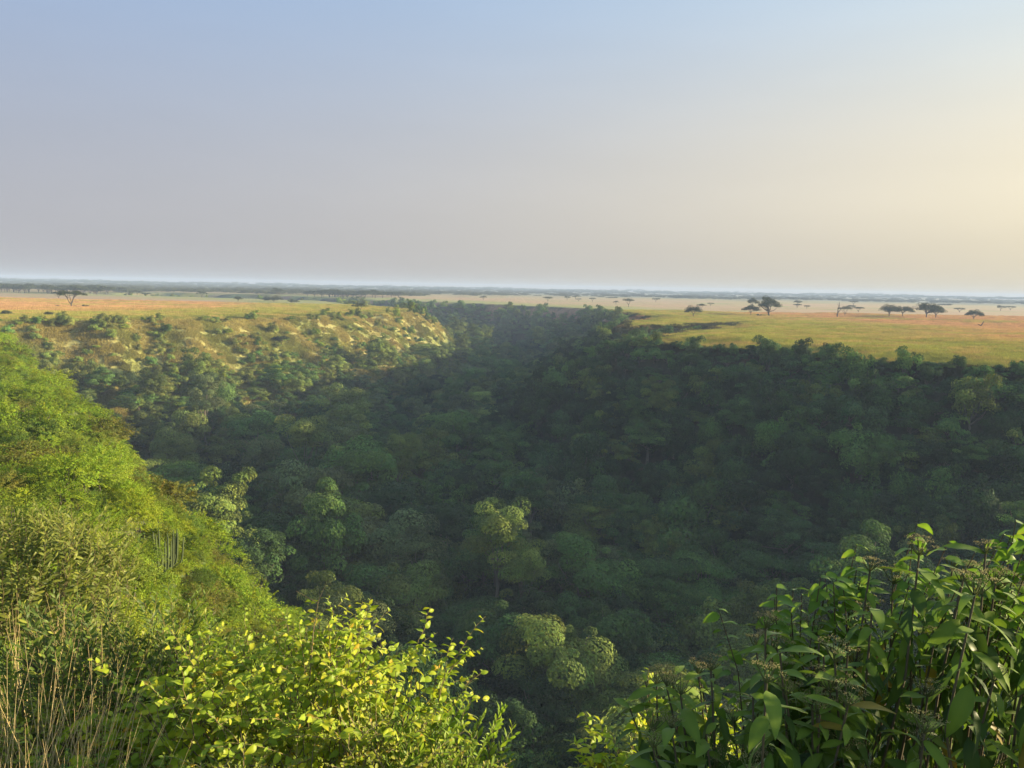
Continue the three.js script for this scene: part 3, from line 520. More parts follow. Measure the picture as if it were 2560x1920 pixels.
// rows and scattered acacias towards the horizon
{
  const rnd = rng(402), FARS = [umbrella({ seed: 321, h: 5.5, w: 8, girth: 0.2, arms: 5, side: 2, per: 50, puff: 1.7, leaf: 0.55, flat: 0.42 }), umbrella({ seed: 322, h: 6, w: 7, girth: 0.2, arms: 5, side: 2, per: 50, puff: 1.7, leaf: 0.55, flat: 0.55, dome: 1 }), umbrella({ seed: 323, h: 5, w: 9, girth: 0.2, arms: 6, side: 2, per: 50, puff: 1.7, leaf: 0.55, flat: 0.35 })];
  for (const [x, f] of [[-386, 794], [-381, 803], [-374, 814], [-369, 832], [-365, 845], [-356, 856], [-348, 872]]) savanna(pick(FARS, rnd), acaciaMat, x, f, rnd() * 6, 'small acacia in the distant row beyond the left plateau', 'tree', 'acacias of the distant row beyond the left plateau', 0.8 + 0.4 * rnd(), 'distant_tree');
  for (const [x, f, k] of [[37, 833, 1], [69, 1002, 0.9], [94, 924, 0.8], [89, 1113, 1], [267, 729, 0.7], [263, 694, 0.6], [301, 690, 0.8], [270, 606, 0.75], [401, 696, 0.8], [508, 808, 0.9], [544, 848, 0.9], [195, 766, 0.6], [102, 771, 0.6], [79, 941, 0.7], [-33, 846, 0.8], [330, 900, 1], [430, 980, 1], [180, 980, 1]])
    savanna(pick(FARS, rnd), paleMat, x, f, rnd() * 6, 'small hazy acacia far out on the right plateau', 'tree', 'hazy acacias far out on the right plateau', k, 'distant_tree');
  const spots = [];
  for (let n = 0; n < 40000 && spots.length < 5200; n++) {
    const f = 720 + 3200 * rnd() ** 1.5, x = (rnd() * 2 - 1) * f * 0.74, L = land(x, f);
    if (L.d > -4) continue;
    const belt = n2(x / 500 + 3, f / 260), left = sstep(-x / f, -0.05, 0.25), near = x < 0 ? lerp(1300, 760, left) : 1350;
    if (f < near && rnd() > 0.012) continue;
    if (belt * 1.0 < (f < near ? 0.5 : lerp(-0.1, -0.75, left) - sstep(f, 1800, 3200) * 0.5)) continue;
    spots.push([x, f]);
  }
  spots.sort((a, b) => a[1] - b[1]);
  spots.slice(0, 150).forEach(([x, f]) => savanna(pick(FARS, rnd), acaciaMat, x, f, rnd() * 6, x < 0 ? 'grey-blue acacia at the front of the distant woodland on the left' : 'grey-blue acacia at the front of the distant woodland on the right', 'tree', x < 0 ? 'front acacias of the distant left woodland' : 'front acacias of the distant right woodland', 0.9 + 0.6 * rnd(), 'distant_tree'));
  const wood = new THREE.Group(); wood.name = 'distant_woodland'; tag(wood, 'hazy blue band of woodland along the horizon', 'woodland', null, 'stuff'); scene.add(wood);
  const M = new THREE.Matrix4(), Q = new THREE.Quaternion(), up = V(0, 1, 0);
  FARS.forEach((sh, s) => {
    const mine = spots.slice(150).filter((_, k) => k % 3 === s), im = new THREE.InstancedMesh(sh.crown, paleMat, mine.length);  // paler leaf colour stands in for thicker haze this far off
    im.name = 'leaf_crowns'; im.userData.kind = 'stuff'; im.castShadow = im.receiveShadow = true;
    mine.forEach(([x, f], n) => { const k = (0.9 + 0.7 * rnd()) * (1 + sstep(f, 1500, 3500) * 0.5); M.compose(V(x, ground(x, f) - 1.5 * k, -f), Q.setFromAxisAngle(up, rnd() * 6), V(k * 1.5, k, k * 1.5)); im.setMatrixAt(n, M); });
    wood.add(im);
  });
  console.log('far', spots.length);
}
// ------------------------------------------------------------------ grass
{
  const rnd = rng(501), blades = (n, size, h, lean, seed) => {
    const r = rng(seed), b = new Buf();
    for (let k = 0; k < n; k++) {
      const x = (r() - 0.5) * size, z = (r() - 0.5) * size, a = r() * 6.28, hh = h * (0.5 + 0.8 * r() * r() + 0.2 * n2(x, z)), w = 0.05 + 0.06 * r(), lx = Math.cos(a) * lean * hh * r(), lz = Math.sin(a) * lean * hh * r(), c = vary([1, 1, 1], r, 0.25);
      const A = b.vert(x - Math.sin(a) * w, -0.1, z + Math.cos(a) * w, ...c), B = b.vert(x + Math.sin(a) * w, -0.1, z - Math.cos(a) * w, ...c), C = b.vert(x + lx, hh, z + lz, ...c.map((v) => v * 1.1)); b.i.push(A, B, C);
    }
    return b.geo();
  };
  const patches = [blades(330, 3.4, 0.75, 0.5, 1), blades(330, 3.4, 0.6, 0.6, 2)], list = [[], []];
  for (let n = 0; n < 60000; n++) {
    const f = 130 + 420 * rnd() ** 1.5, x = (rnd() * 2 - 1) * f * 0.7, L = land(x, f);
    if (L.bank === 'near' || L.d > 52 || (L.d > 6 && L.bank !== 'left')) continue;
        if (!inView(x, L.y, f, 2)) continue;
    const c = groundColor(x, f, L), k = 1.0 + 0.45 * (rnd() - 0.5);
    list[n % 2].push([x, L.y, f, c.map((v, i) => v * k * [1.08, 1.0, 0.9][i]), (0.7 + 0.6 * rnd()) * (L.d > 0 ? 1.0 : 1)]);
  }
  const mass = new THREE.Group(); mass.name = 'grass'; tag(mass, 'tall dry and green grass over the plateaus and the open slopes', 'grass', null, 'stuff'); scene.add(mass);
  const M = new THREE.Matrix4(), Q = new THREE.Quaternion(), Q2 = new THREE.Quaternion(), up = V(0, 1, 0), col = new THREE.Color();
  list.forEach((mine, s) => {
    const im = new THREE.InstancedMesh(patches[s], leafMat(1, 1, 1, 0.3), mine.length); im.name = 'blades'; im.userData.kind = 'stuff'; im.castShadow = im.receiveShadow = true;
    mine.forEach(([x, y, f, c, k], n) => {
      const nrm = V(ground(x - 1.5, f) - ground(x + 1.5, f), 3, -(ground(x, f - 1.5) - ground(x, f + 1.5))).normalize();
      Q.setFromUnitVectors(up, nrm).multiply(Q2.setFromAxisAngle(up, rnd() * 6.28)); M.compose(V(x, y, -f), Q, V(1, k, 1)); im.setMatrixAt(n, M); im.setColorAt(n, col.setRGB(...c));
    });
    mass.add(im);
  });
  console.log('grass', list.map((l) => l.length).join());
}
// ------------------------------------------------------------------ bare trees among the forest
{
  const rnd = rng(620);
  for (const [x, f, h, label] of [[12.5, 132, 17, 'tall thin bare trunk with crooked limbs on the gorge floor'], [17, 129, 14, 'leaning bare trunk right of the tall thin one on the gorge floor'], [-28, 155, 17, 'grey leafless tree showing between the heavy crowns at the gorge centre'], [-50, 190, 15, 'pale forked bare tree on the left of the gorge floor'], [-30, 208, 17, 'bleached bare crown rising from the middle of the gorge'], [37, 150, 12, 'grey snag on the lower right bank'], [-26, 255, 15, 'far bare tree in the gorge beyond the bleached crown']]) {
    const t = thing('bare_tree', label, 'dead tree'), col = vary([0.19, 0.165, 0.135], rnd, 0.15), y = ground(x, f); t.position.set(x, y, -f);
    const trunk = bendPath(V(0, -0.6, 0), V((rnd() - 0.5) * 4, h * 0.72, (rnd() - 0.5) * 3), 6, 1.6, rnd), b = new Buf(); tube(b, trunk, trunk.map((_, k) => lerp(0.34, 0.13, k / 6)), 6, col, 0.15, rnd); const bole = part('trunk', b.geo(true), barkMat, t);
    for (let k = 0; k < 9; k++) {
      const from = trunk[3 + Math.floor(rnd() * 4)], a = rnd() * 6.28, len = h * (0.16 + 0.2 * rnd()), e = from.clone().add(V(Math.cos(a) * len * 0.75, len * (0.3 + 0.7 * rnd()), Math.sin(a) * len * 0.75)), p = bendPath(from, e, 4, len * 0.22, rnd), bb = new Buf();
      tube(bb, p, p.map((_, q) => lerp(0.12, 0.03, q / 4)), 5, col, 0.1, rnd);
      for (let s = 0; s < 3; s++) { const m = p[2 + (s % 3)], e2 = m.clone().add(V((rnd() - 0.5) * len * 0.6, len * 0.35 * rnd(), (rnd() - 0.5) * len * 0.6)), pp = bendPath(m, e2, 3, 0.3, rnd); tube(bb, pp, [0.05, 0.04, 0.03, 0.018], 4, col, 0, rnd); }
      part('branch', bb.geo(true), barkMat, bole);
    }
  }
}
// ------------------------------------------------------------------ shrubs within reach: every leaf is built
function leafBlade(L, W, droop, fold, tip, seed) {             // a curved leaf along +z with a paler midrib
  const b = new Buf(), rnd = rng(seed), rows = 6, twist = (rnd() - 0.5) * 0.5;
  for (let r = 0; r <= rows; r++) {
    const t = r / rows, w = W / 2 * Math.pow(Math.sin(Math.PI * Math.min(1, Math.pow(t, tip) * 0.985 + 0.012)), 0.8), z = L * (t - 0.12 * droop * t * t), y = -droop * L * t * t * 0.6, a = twist * t;
    const wav = 0.12 * W * Math.sin(t * 9 + seed);
    const q1 = 0.88 + 0.24 * rnd(), q2 = 0.88 + 0.24 * rnd(), old = seed % 3 === 0 && t > 0.8 ? 1.5 : 1;
    b.vert(-w * Math.cos(a), y + fold * w - w * Math.sin(a) + wav * 0.5, z, 0.97 * q1 * old, q1, 0.95 * q1); b.vert(0, y, z, 1.25, 1.18, 1.1); b.vert(w * Math.cos(a), y + fold * w + w * Math.sin(a) - wav * 0.5, z, q2 * old, q2, q2);
    if (r) { const k = r * 3; b.i.push(k - 3, k - 2, k + 1, k - 3, k + 1, k, k - 2, k - 1, k + 2, k - 2, k + 2, k + 1); }
  }
  return b.geo(true);
}
const _m = new THREE.Matrix4(), _x = V(0, 0, 0), _y = V(0, 0, 0), _z = V(0, 0, 0);
class Shrub {
  constructor(name, label, category, x, f, blades, tones, coat, through) {
    this.o = thing(name, label, category); this.at = V(x, ground(x, f), -f); this.o.position.copy(this.at);
    this.blades = blades; this.mats = tones.map((t) => leafMat(...t, through, coat)); this.tones = tones; this.coat = coat; this.through = through; this.leaves = []; this.wood = new Buf();
  }
  leaf(p, dir, nrm, k, tone, shape) { this.leaves.push({ p: p.clone(), dir: dir.clone().normalize(), nrm: nrm.clone(), k, tone, shape }); }
  branch(pts, r0, r1, bark, rnd) { const q = pts.map((v) => v.clone().sub(this.at)); tube(this.wood, q, q.map((_, k) => lerp(r0, r1, k / (q.length - 1))), 5, bark, 0.1, rnd); }
  matrix(l) {
    _z.copy(l.dir); _x.crossVectors(l.nrm, _z); if (_x.lengthSq() < 1e-4) _x.set(1, 0, 0); _x.normalize(); _y.crossVectors(_z, _x);
    _m.makeBasis(_x, _y, _z).scale(V(l.k, l.k, l.k)).setPosition(l.p.x - this.at.x, l.p.y - this.at.y, l.p.z - this.at.z); return _m;
  }
  done() {
    part('stems', this.wood.geo(true), barkMat, this.o);
    const shown = this.leaves.map((l) => ({ l, s: inView(l.p.x, l.p.y, -l.p.z, 0.02) ? l.k / l.p.distanceTo(EYE) * (0.3 + Math.max(0, 1)) : 0 })).sort((a, b) => b.s - a.s);
    shown.slice(0, 300).forEach(({ l }) => { const m = part('leaf', this.blades[l.shape], this.mats[l.tone], this.o); this.matrix(l).decompose(m.position, m.quaternion, m.scale); });
    const rest = shown.slice(300).map((q) => q.l), col = new THREE.Color();
    this.blades.forEach((g, s) => {
      const mine = rest.filter((l) => l.shape === s); if (!mine.length) return;
      const im = new THREE.InstancedMesh(g, leafMat(1, 1, 1, this.through, this.coat), mine.length); im.name = 'foliage'; im.userData.kind = 'stuff'; im.castShadow = im.receiveShadow = true;
      mine.forEach((l, n) => { im.setMatrixAt(n, this.matrix(l)); im.setColorAt(n, col.setRGB(...this.tones[l.tone])); });
      this.o.add(im);
    });
  }
}
function flowerHead(sh, at, size, rnd, col) {                  // a flat-topped cluster of tiny buds on forked stalks
  const b = new Buf(), stalks = new Buf(), o = at.clone().sub(sh.at), st = [0.10, 0.12, 0.035];
  const bud = (p, r, c) => { const k = []; for (const [x, y, z] of [[1, 0, 0], [-0.5, 0, 0.87], [-0.5, 0, -0.87], [0, 0.9, 0], [0, -0.9, 0]]) k.push(b.vert(p.x + x * r, p.y + y * r, p.z + z * r, ...c)); for (let q = 0; q < 3; q++) { b.i.push(k[q], k[3], k[(q + 1) % 3], k[q], k[(q + 1) % 3], k[4]); } };
  for (let k = 0; k < 9; k++) {
    const a = k * 2.4, r = size * 0.5 * Math.sqrt((k + 0.4) / 9), e = V(o.x + Math.cos(a) * r, o.y + size * (0.62 - 0.25 * (r / size)) + (rnd() - 0.5) * size * 0.25, o.z + Math.sin(a) * r);
    tube(stalks, [o, o.clone().lerp(e, 0.5).add(V(0, -size * 0.05, 0)), e], [0.0022, 0.0018, 0.0012], 3, st);
    for (let q = 0; q < 26; q++) { const aa = rnd() * 6.28, rr = size * 0.17 * Math.sqrt(rnd()); bud(V(e.x + Math.cos(aa) * rr, e.y + (rnd() - 0.4) * size * 0.06, e.z + Math.sin(aa) * rr), size * (0.013 + 0.012 * rnd()), vary(col, rnd, 0.25)); }
  }
  part('buds', b.geo(true), barkMat, part('flower_head', stalks.geo(true), barkMat, sh.o));
}
const UP = V(0, 1, 0);
// ---- the tall flowering shrub at the right
{
  const rnd = rng(901), blades = [leafBlade(0.112, 0.036, 0.5, 0.18, 0.9, 1), leafBlade(0.122, 0.04, 0.9, 0.12, 0.85, 2), leafBlade(0.098, 0.034, 0.3, 0.25, 0.95, 3), leafBlade(0.105, 0.03, 1.2, 0.3, 0.9, 4)];
  const sh = new Shrub('flowering_shrub', 'large dark shrub with long drooping leaves and olive flower heads at the right', 'shrub', 1.3, 2.5, blades, [[0.058, 0.115, 0.016], [0.08, 0.155, 0.018], [0.125, 0.21, 0.02], [0.045, 0.092, 0.016], [0.22, 0.18, 0.02]], 0.32, 0.42);
  const top = (x) => (x > 1.31 ? 13.16 + 0.04 * Math.sin(x * 11) : 13.16 - (1.31 - x) * 0.52 - 0.1 * Math.max(0, 0.9 - x) + 0.04 * Math.sin(x * 17));
  const tips = [];
  for (let k = 0; k < 150; k++) {
    const x = 0.46 + 1.75 * rnd(), f = 1.75 + 1.25 * rnd(), y = top(x * 2.25 / f) - (f - 2.25) * 0.34 - (k < 60 ? 0.05 * rnd() : 0.1 + 0.8 * rnd());
    tips.push(V(x, y, -f));
  }
  for (let k = 0; k < 46; k++) { const x = 0.36 + 0.6 * rnd(), f = 1.9 + 0.6 * rnd(); tips.push(V(x, top(x * 2.25 / f) - (f - 2.25) * 0.34 - 0.05 - 0.55 * rnd(), -f)); }
  for (const [x, y, f] of [[0.79, 12.98, 2.25], [0.63, 12.84, 2.25], [0.54, 12.76, 2.25], [0.5, 12.69, 2.18], [1.24, 13.22, 2.25], [1.44, 13.23, 2.25], [1.12, 13.15, 2.3], [0.9, 12.9, 2.02], [1.09, 12.87, 1.88], [0.75, 12.65, 1.95]]) tips.push(V(x, y, -f));
  tips.forEach((tip, i) => {
    const root = V(lerp(tip.x, 1.3, 0.55) + (rnd() - 0.5) * 0.3, sh.at.y - 0.1, lerp(tip.z, -2.5, 0.5)), p = bendPath(root, tip, 7, 0.14, rnd); p[6].y -= 0.01;
    sh.branch(i % 3 ? p.slice(3) : p, i % 3 ? 0.006 : 0.009, 0.003, [0.10, 0.085, 0.05], rnd);
    const n = 15 + Math.floor(rnd() * 9), reach = 0.34 + 0.25 * rnd(), gold = rnd() * 6;
    for (let q = 0; q < n; q++) {
      const t = q / n, at = p[7].clone().lerp(p[4], t * reach / Math.max(0.3, p[7].distanceTo(p[4]))), a = gold + q * 2.4 + (rnd() - 0.5) * 0.7, out = V(Math.cos(a), 0, Math.sin(a));
      const dir = out.clone().multiplyScalar(0.75).add(V((rnd() - 0.5) * 0.3, 0.45 - 1.2 * Math.min(1, t * 1.5 + 0.4 * rnd() - 0.1), (rnd() - 0.5) * 0.3)), nr = V(-out.x * dir.y, 0.75, -out.z * dir.y).add(V((rnd() - 0.5) * 1.0, 0, (rnd() - 0.5) * 1.0));
      sh.leaf(at, dir, nr, (q < 3 ? 0.5 : 0.65) + 0.6 * rnd(), rnd() < 0.025 ? 4 : t < 0.25 ? 2 : Math.floor(rnd() * 4), Math.floor(rnd() * 4));
    }
    if (i % 2 === 0 || i >= 196) flowerHead(sh, p[7], 0.06 + 0.045 * rnd(), rnd, [0.24, 0.22, 0.085]);
  });
  sh.done();
}
// ---- a leafy climber over its left shoulder
{
  const rnd = rng(911), blades = [leafBlade(0.064, 0.04, 0.45, 0.2, 0.75, 5), leafBlade(0.056, 0.036, 0.7, 0.15, 0.75, 6)];
  const sh = new Shrub('climber', 'bright rounded-leaved climber arching over the flowering shrub', 'climber', 1.2, 2.65, blades, [[0.13, 0.25, 0.022], [0.17, 0.29, 0.025], [0.10, 0.20, 0.022]], 0.25, 0.5);
  for (let k = 0; k < 34; k++) {
    const t = rnd(), tip = V(0.78 + 0.95 * t + 0.15 * (rnd() - 0.5), 12.9 + 0.32 * t + 0.11 * (rnd() - 0.3), -(2.35 + 0.3 * rnd())), p = bendPath(V(1.2, sh.at.y, -2.65), tip, 8, 0.18, rnd, 0.1);
    sh.branch(p.slice(4), 0.004, 0.0016, [0.10, 0.075, 0.04], rnd);
    for (let q = 0; q < 16; q++) {
      const at = p[8].clone().lerp(p[6], q / 16 * 0.9), a = q * 3.14 + (rnd() - 0.5), sd = V(Math.cos(a) * 0.7, 0.15 - 0.5 * rnd(), Math.sin(a) * 0.7);
      sh.leaf(at, sd, V((rnd() - 0.5) * 1.3 + 0.3, 0.9, (rnd() - 0.5) * 1.3), 0.65 + 0.6 * rnd(), Math.floor(rnd() * 3), q % 2);
    }
  }
  sh.done();
}
// ---- broad-leaved bushes from the centre to the left
function archedBush(o) {
  const rnd = rng(o.seed), sh = new Shrub(o.name, o.label, 'bush', o.x, o.f, o.blades, o.tones, o.coat ?? 0.3, o.through ?? 0.5);
  for (let k = 0; k < o.n; k++) {
    const a = rnd() * 6.28, rr = Math.sqrt(rnd()), x = o.x + Math.cos(a) * rr * o.rx, f = o.f + Math.sin(a) * rr * o.rf, high = o.top(x, f) - (rnd() < 0.5 ? 0.06 * rnd() : 0.75 * rnd() * rnd()) * (o.deep ?? 1);
    const tip = V(x, high, -f), p = bendPath(V(lerp(x, o.x, 0.6), sh.at.y - 0.1, -lerp(f, o.f, 0.6)), tip, 7, o.wob ?? 0.3, rnd, 0.12);
    sh.branch(k % 5 ? p.slice(4) : p, k % 5 ? 0.004 : o.girth ?? 0.008, 0.0022, o.bark ?? [0.12, 0.10, 0.05], rnd);
    for (let q = 0; q < (o.low ?? 10); q++) { const t = 0.35 + 0.6 * rnd(), i = Math.min(6, Math.floor(t * 7)), at = p[i].clone().lerp(p[i + 1], t * 7 - i), a2 = rnd() * 6.28; sh.leaf(at, V(Math.cos(a2), (rnd() - 0.5), Math.sin(a2)), V((rnd() - 0.5) * 1.7 + 0.8, 0.7, (rnd() - 0.5) * 1.7), 0.7 + 0.5 * rnd(), Math.floor(rnd() * (o.tones.length - 1)), Math.floor(rnd() * o.blades.length)); }
    const lean = V((rnd() - 0.5) * 1.6 + 0.15, o.rise ?? 0.25, (rnd() - 0.5) * 1.6).normalize(), run = o.run * (0.7 + 0.6 * rnd());
    const e = tip.clone().addScaledVector(lean, run); e.y -= (o.nod ?? 0.2) * run; const tw = bendPath(p[6], e, 5, 0.04, rnd, 0.05); sh.branch(tw, 0.003, 0.0014, o.twig ?? [0.20, 0.16, 0.06], rnd);
    for (let q = 0; q < o.per; q++) {
      const t = (q + 0.5 * rnd()) / o.per, i = Math.min(4, Math.floor(t * 5)), at = tw[i].clone().lerp(tw[i + 1], t * 5 - i), s = q % 2 ? 1 : -1, side = V(0, 1, 0).cross(lean).normalize();
      const dir = side.multiplyScalar(s * 0.8).addScaledVector(lean, 0.5 + 0.4 * rnd()).add(V((rnd() - 0.5) * 0.5, (o.lift ?? -0.1) + (rnd() - 0.5) * 0.7, (rnd() - 0.5) * 0.5));
      sh.leaf(at, dir, V((rnd() - 0.5) * 1.7 + 0.85, 0.65, (rnd() - 0.5) * 1.7), (0.6 + 0.55 * rnd()) * (1 - 0.35 * t), rnd() < (o.old ?? 0.02) ? o.tones.length - 1 : Math.floor(rnd() * (o.tones.length - 1)), Math.floor(rnd() * o.blades.length));
    }
  }
  sh.done(); return sh;
}
const OVATE = [leafBlade(0.098, 0.05, 0.5, 0.22, 0.78, 11), leafBlade(0.09, 0.047, 0.8, 0.15, 0.75, 12), leafBlade(0.082, 0.042, 0.3, 0.3, 0.8, 13)];
const SMALL = [leafBlade(0.05, 0.025, 0.3, 0.25, 1.15, 14), leafBlade(0.044, 0.022, 0.1, 0.2, 1.2, 15)];
const NARROW = [leafBlade(0.1, 0.028, 0.15, 0.25, 1.1, 16), leafBlade(0.09, 0.026, 0.3, 0.2, 1.1, 17)];
const YELLOW = [[0.32, 0.41, 0.02], [0.27, 0.38, 0.02], [0.38, 0.43, 0.025], [0.22, 0.33, 0.02], [0.42, 0.32, 0.02]];
const mound = (cx, cf, rx, rf, top, drop) => (x, f) => top - drop * (((x - cx) / rx) ** 2 + ((f - cf) / rf) ** 2) + 0.09 * Math.sin(x * 6 + f * 3);
archedBush({ seed: 921, name: 'broadleaf_bush', label: 'bright yellow-green bush with broad leaves at the bottom centre', x: -1.38, f: 4.8, rx: 1.1, rf: 0.8, n: 200, top: mound(-1.38, 4.8, 1.15, 1.1, 11.58, 0.2), run: 0.38, per: 14, blades: OVATE, tones: YELLOW });
archedBush({ seed: 922, name: 'broadleaf_bush', label: 'bright leafy bush just left of the bottom centre one', x: -2.45, f: 4.8, rx: 0.6, rf: 0.7, n: 90, top: mound(-2.4, 4.8, 0.75, 0.95, 11.2, 0.18), run: 0.36, per: 14, blades: OVATE, tones: YELLOW });
archedBush({ seed: 923, name: 'thorny_bush', label: 'small-leaved thorny bush below the broad-leaved one at bottom centre', x: -0.98, f: 3.9, rx: 1.0, rf: 0.5, n: 240, top: mound(-0.95, 4.0, 1.1, 0.75, 11.3, 0.16), run: 0.34, per: 19, blades: SMALL, tones: [[0.22, 0.27, 0.03], [0.26, 0.32, 0.03], [0.17, 0.24, 0.028], [0.30, 0.33, 0.04], [0.42, 0.32, 0.04]], twig: [0.26, 0.2, 0.12], rise: 0.35, lift: 0.3, old: 0.05 });
archedBush({ seed: 924, name: 'willowy_bush', label: 'upright narrow-leaved bush at the right end of the bottom centre bushes', x: -0.42, f: 4.4, rx: 0.4, rf: 0.45, n: 75, top: mound(-0.45, 4.35, 0.5, 0.75, 11.2, 0.28), run: 0.3, per: 17, blades: NARROW, tones: [[0.17, 0.28, 0.022], [0.23, 0.34, 0.025], [0.13, 0.22, 0.02], [0.27, 0.35, 0.03]], rise: 0.9, lift: 0.5, nod: 0 });
archedBush({ seed: 925, name: 'willowy_bush', label: 'dark upright bush with pale backed leaves at the lower left', x: -3.0, f: 5.6, rx: 0.85, rf: 0.6, n: 130, top: mound(-3.0, 5.6, 0.95, 0.9, 11.3, 0.28), run: 0.32, per: 17, blades: NARROW, tones: [[0.085, 0.14, 0.022], [0.12, 0.19, 0.024], [0.065, 0.115, 0.02], [0.27, 0.31, 0.04]], rise: 0.8, lift: 0.45, nod: 0, girth: 0.013, bark: [0.07, 0.055, 0.04], old: 0.14 });
archedBush({ seed: 929, name: 'thorny_bush', label: 'sunny small-leaved bush at the left edge beside the straw-coloured grass', x: -3.15, f: 4.9, rx: 0.5, rf: 0.4, n: 90, top: mound(-3.15, 4.9, 0.6, 0.7, 11.0, 0.15), run: 0.32, per: 18, blades: SMALL, tones: [[0.24, 0.29, 0.03], [0.28, 0.34, 0.03], [0.18, 0.25, 0.028], [0.4, 0.34, 0.04]], rise: 0.4, lift: 0.3 });
archedBush({ seed: 926, name: 'broadleaf_bush', label: 'low green bush at the bottom left corner beside dry grass', x: -2.3, f: 3.9, rx: 0.65, rf: 0.45, n: 90, top: mound(-2.3, 3.9, 0.8, 0.7, 11.12, 0.12), run: 0.3, per: 15, blades: [OVATE[2], SMALL[0]], tones: [[0.14, 0.23, 0.03], [0.18, 0.28, 0.035], [0.10, 0.18, 0.028], [0.3, 0.27, 0.05]] });
archedBush({ seed: 927, name: 'broadleaf_bush', label: 'sunlit bush under the left edge of the flowering shrub', x: 0.95, f: 4.4, rx: 0.55, rf: 0.5, n: 90, top: mound(1.05, 4.4, 0.7, 0.9, 11.3, 0.3), run: 0.28, per: 14, blades: OVATE, tones: YELLOW });
archedBush({ seed: 928, name: 'willowy_bush', label: 'olive bush with upright pale leaves at the left edge above the dry grass', x: -6.0, f: 9.4, rx: 1.2, rf: 1.0, n: 150, top: mound(-6.0, 9.4, 1.4, 1.3, 10.8, 0.4), run: 0.42, per: 17, blades: NARROW.map((g) => g.clone().scale(1.4, 1.4, 1.4)), tones: [[0.15, 0.19, 0.03], [0.20, 0.24, 0.035], [0.12, 0.16, 0.028], [0.3, 0.32, 0.05]], rise: 0.6, lift: 0.25, nod: 0.1, girth: 0.014, low: 16 });
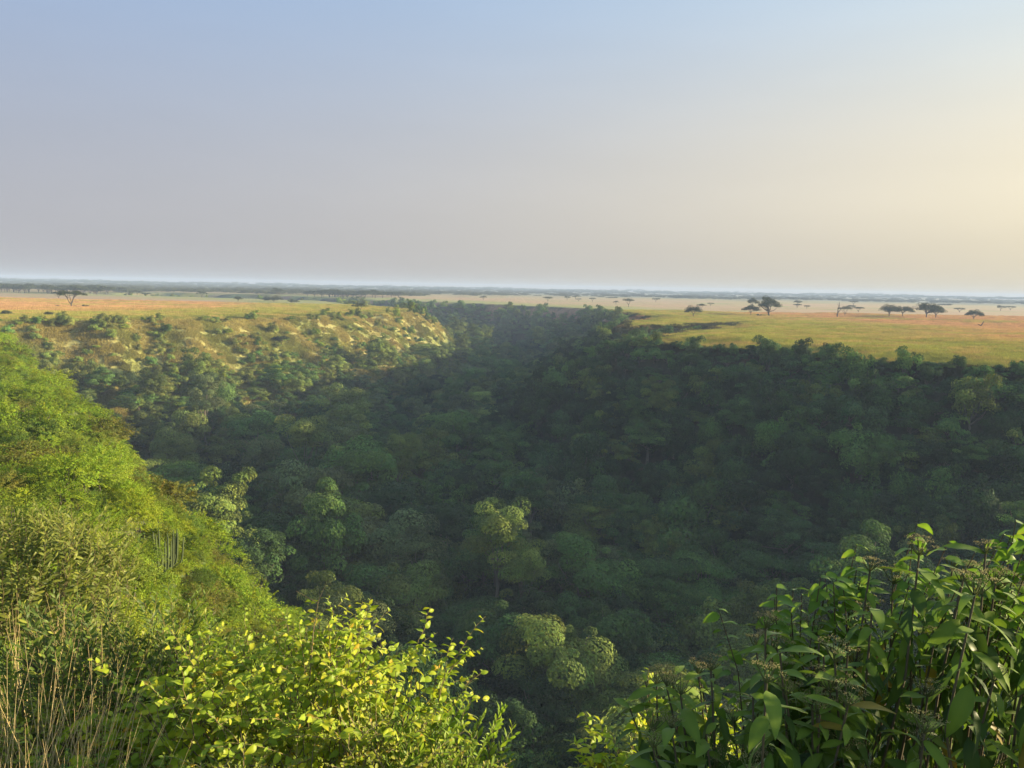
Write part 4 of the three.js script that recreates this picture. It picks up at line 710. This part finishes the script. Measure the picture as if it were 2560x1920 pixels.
// ---- dry grass at the left edge, bare twigs
{
  const rnd = rng(940);
  const tuft = (label, x, f, n, spread, h) => {
    const t = thing('dry_grass_clump', label, 'grass clump'), b = new Buf(); t.position.set(x, ground(x, f), -f);
    for (let k = 0; k < n; k++) {
      const a = rnd() * 6.28, r = spread * Math.sqrt(rnd()), hh = h * (0.5 + 0.6 * rnd()), foot = V(Math.cos(a) * r, -0.05, Math.sin(a) * r), tip = foot.clone().add(V((rnd() - 0.35) * hh * 0.7, hh, (rnd() - 0.5) * hh * 0.6));
      const p = bendPath(foot, tip, 4, 0.05, rnd, 0); p[3].y += 0.02; tube(b, p, [0.0035, 0.003, 0.0024, 0.0016, 0.0008], 3, vary([0.60, 0.46, 0.21], rnd, 0.22), 0, rnd);
    }
    const m = part('blades', b.geo(true), barkMat, t); m.userData.kind = 'stuff';
  };
  tuft('tall straw-coloured grass clump in the bottom left corner', -2.85, 4.2, 420, 0.5, 1.7);
  tuft('dry brown grass clump leaning over at the left edge', -3.9, 5.9, 220, 0.5, 1.5);
  const twig = (name, label, limbs, col) => { const t = thing(name, label, 'branch'), [x, y, f] = limbs[0][0]; t.position.set(x, y, -f); let stem = t; limbs.forEach((l, i) => { const b = new Buf(), q = l.map(([a, c, d]) => V(a - x, c - y, f - d)); tube(b, q, q.map((_, k) => lerp(0.0045 - 0.001 * Math.min(i, 2), 0.001, k / (q.length - 1))), 5, col, 0.2, rnd); const m = part(i ? 'twig' : 'stem', b.geo(true), barkMat, stem); if (!i) stem = m; }); };
  twig('bare_branch', 'pale bare twig arching through the bottom centre bush', [[[-1.6, 10.9, 3.5], [-1.35, 11.12, 3.48], [-1.0, 11.3, 3.46], [-0.6, 11.34, 3.45]], [[-1.35, 11.12, 3.48], [-1.36, 11.32, 3.45], [-1.33, 11.46, 3.4]], [[-1.0, 11.3, 3.46], [-0.99, 11.1, 3.42], [-1.01, 10.98, 3.4]]], [0.30, 0.25, 0.16]);
  twig('bare_branch', 'thin twig standing above the bottom centre bush', [[[-1.3, 11.4, 4.8], [-1.27, 11.75, 4.8], [-1.24, 11.95, 4.82], [-1.18, 12.08, 4.82]], [[-1.24, 11.93, 4.82], [-1.38, 12.02, 4.8]], [[-1.25, 11.84, 4.81], [-1.12, 11.96, 4.8]]], [0.2, 0.16, 0.08]);
}
// ---- candelabra euphorbia on the slope
{
  const x = -16.5, f = 35.4, t = thing('candelabra_euphorbia', 'cactus-like candelabra euphorbia with upright ribbed arms on the left slope', 'succulent'); t.position.set(x, ground(x, f) - 0.2, -f); t.scale.setScalar(0.64);
  const rnd = rng(955), ribbed = (pts, r) => {
    const b = new Buf(); let prev = null;
    pts.forEach((p, k) => { const ring = [], w = r * (k === pts.length - 1 ? 0.35 : 1 - 0.15 * (k % 2)); for (let s = 0; s < 10; s++) { const a = s / 10 * 6.28, rr = w * (s % 2 ? 0.6 : 1); ring.push(b.vert(p.x + Math.cos(a) * rr, p.y, p.z + Math.sin(a) * rr, ...(s % 2 ? [0.05, 0.075, 0.03] : [0.10, 0.13, 0.05]))); } if (prev) for (let s = 0; s < 10; s++) { const q = (s + 1) % 10; b.i.push(prev[s], ring[q], prev[q], prev[s], ring[s], ring[q]); } prev = ring; });
    return b.geo();
  };
  part('trunk', ribbed([V(0, -0.3, 0), V(0, 0.7, 0), V(0.05, 1.3, 0)], 0.2), barkMat, t);
  for (let k = 0; k < 26; k++) {
    const a = rnd() * 6.28, r = 0.3 + 1.1 * Math.sqrt(rnd()), y0 = 0.9 + 0.5 * rnd(), h = 2.6 + 1.1 * rnd() - 0.3 * r, ex = Math.cos(a) * r, ez = Math.sin(a) * r, pts = [V(0, y0, 0), V(ex * 0.6, y0 + 0.15, ez * 0.6), V(ex * 0.93, y0 + 0.5, ez * 0.93)];
    for (let q = 1; q <= 6; q++) pts.push(V(ex * (1 + 0.02 * q), lerp(y0 + 0.6, h + 0.9, q / 6), ez * (1 + 0.02 * q)));
    part('arm', ribbed(pts, 0.075), barkMat, t);
  }
}
renderer.setSize(1024, 768);
renderer.render(scene, camera);
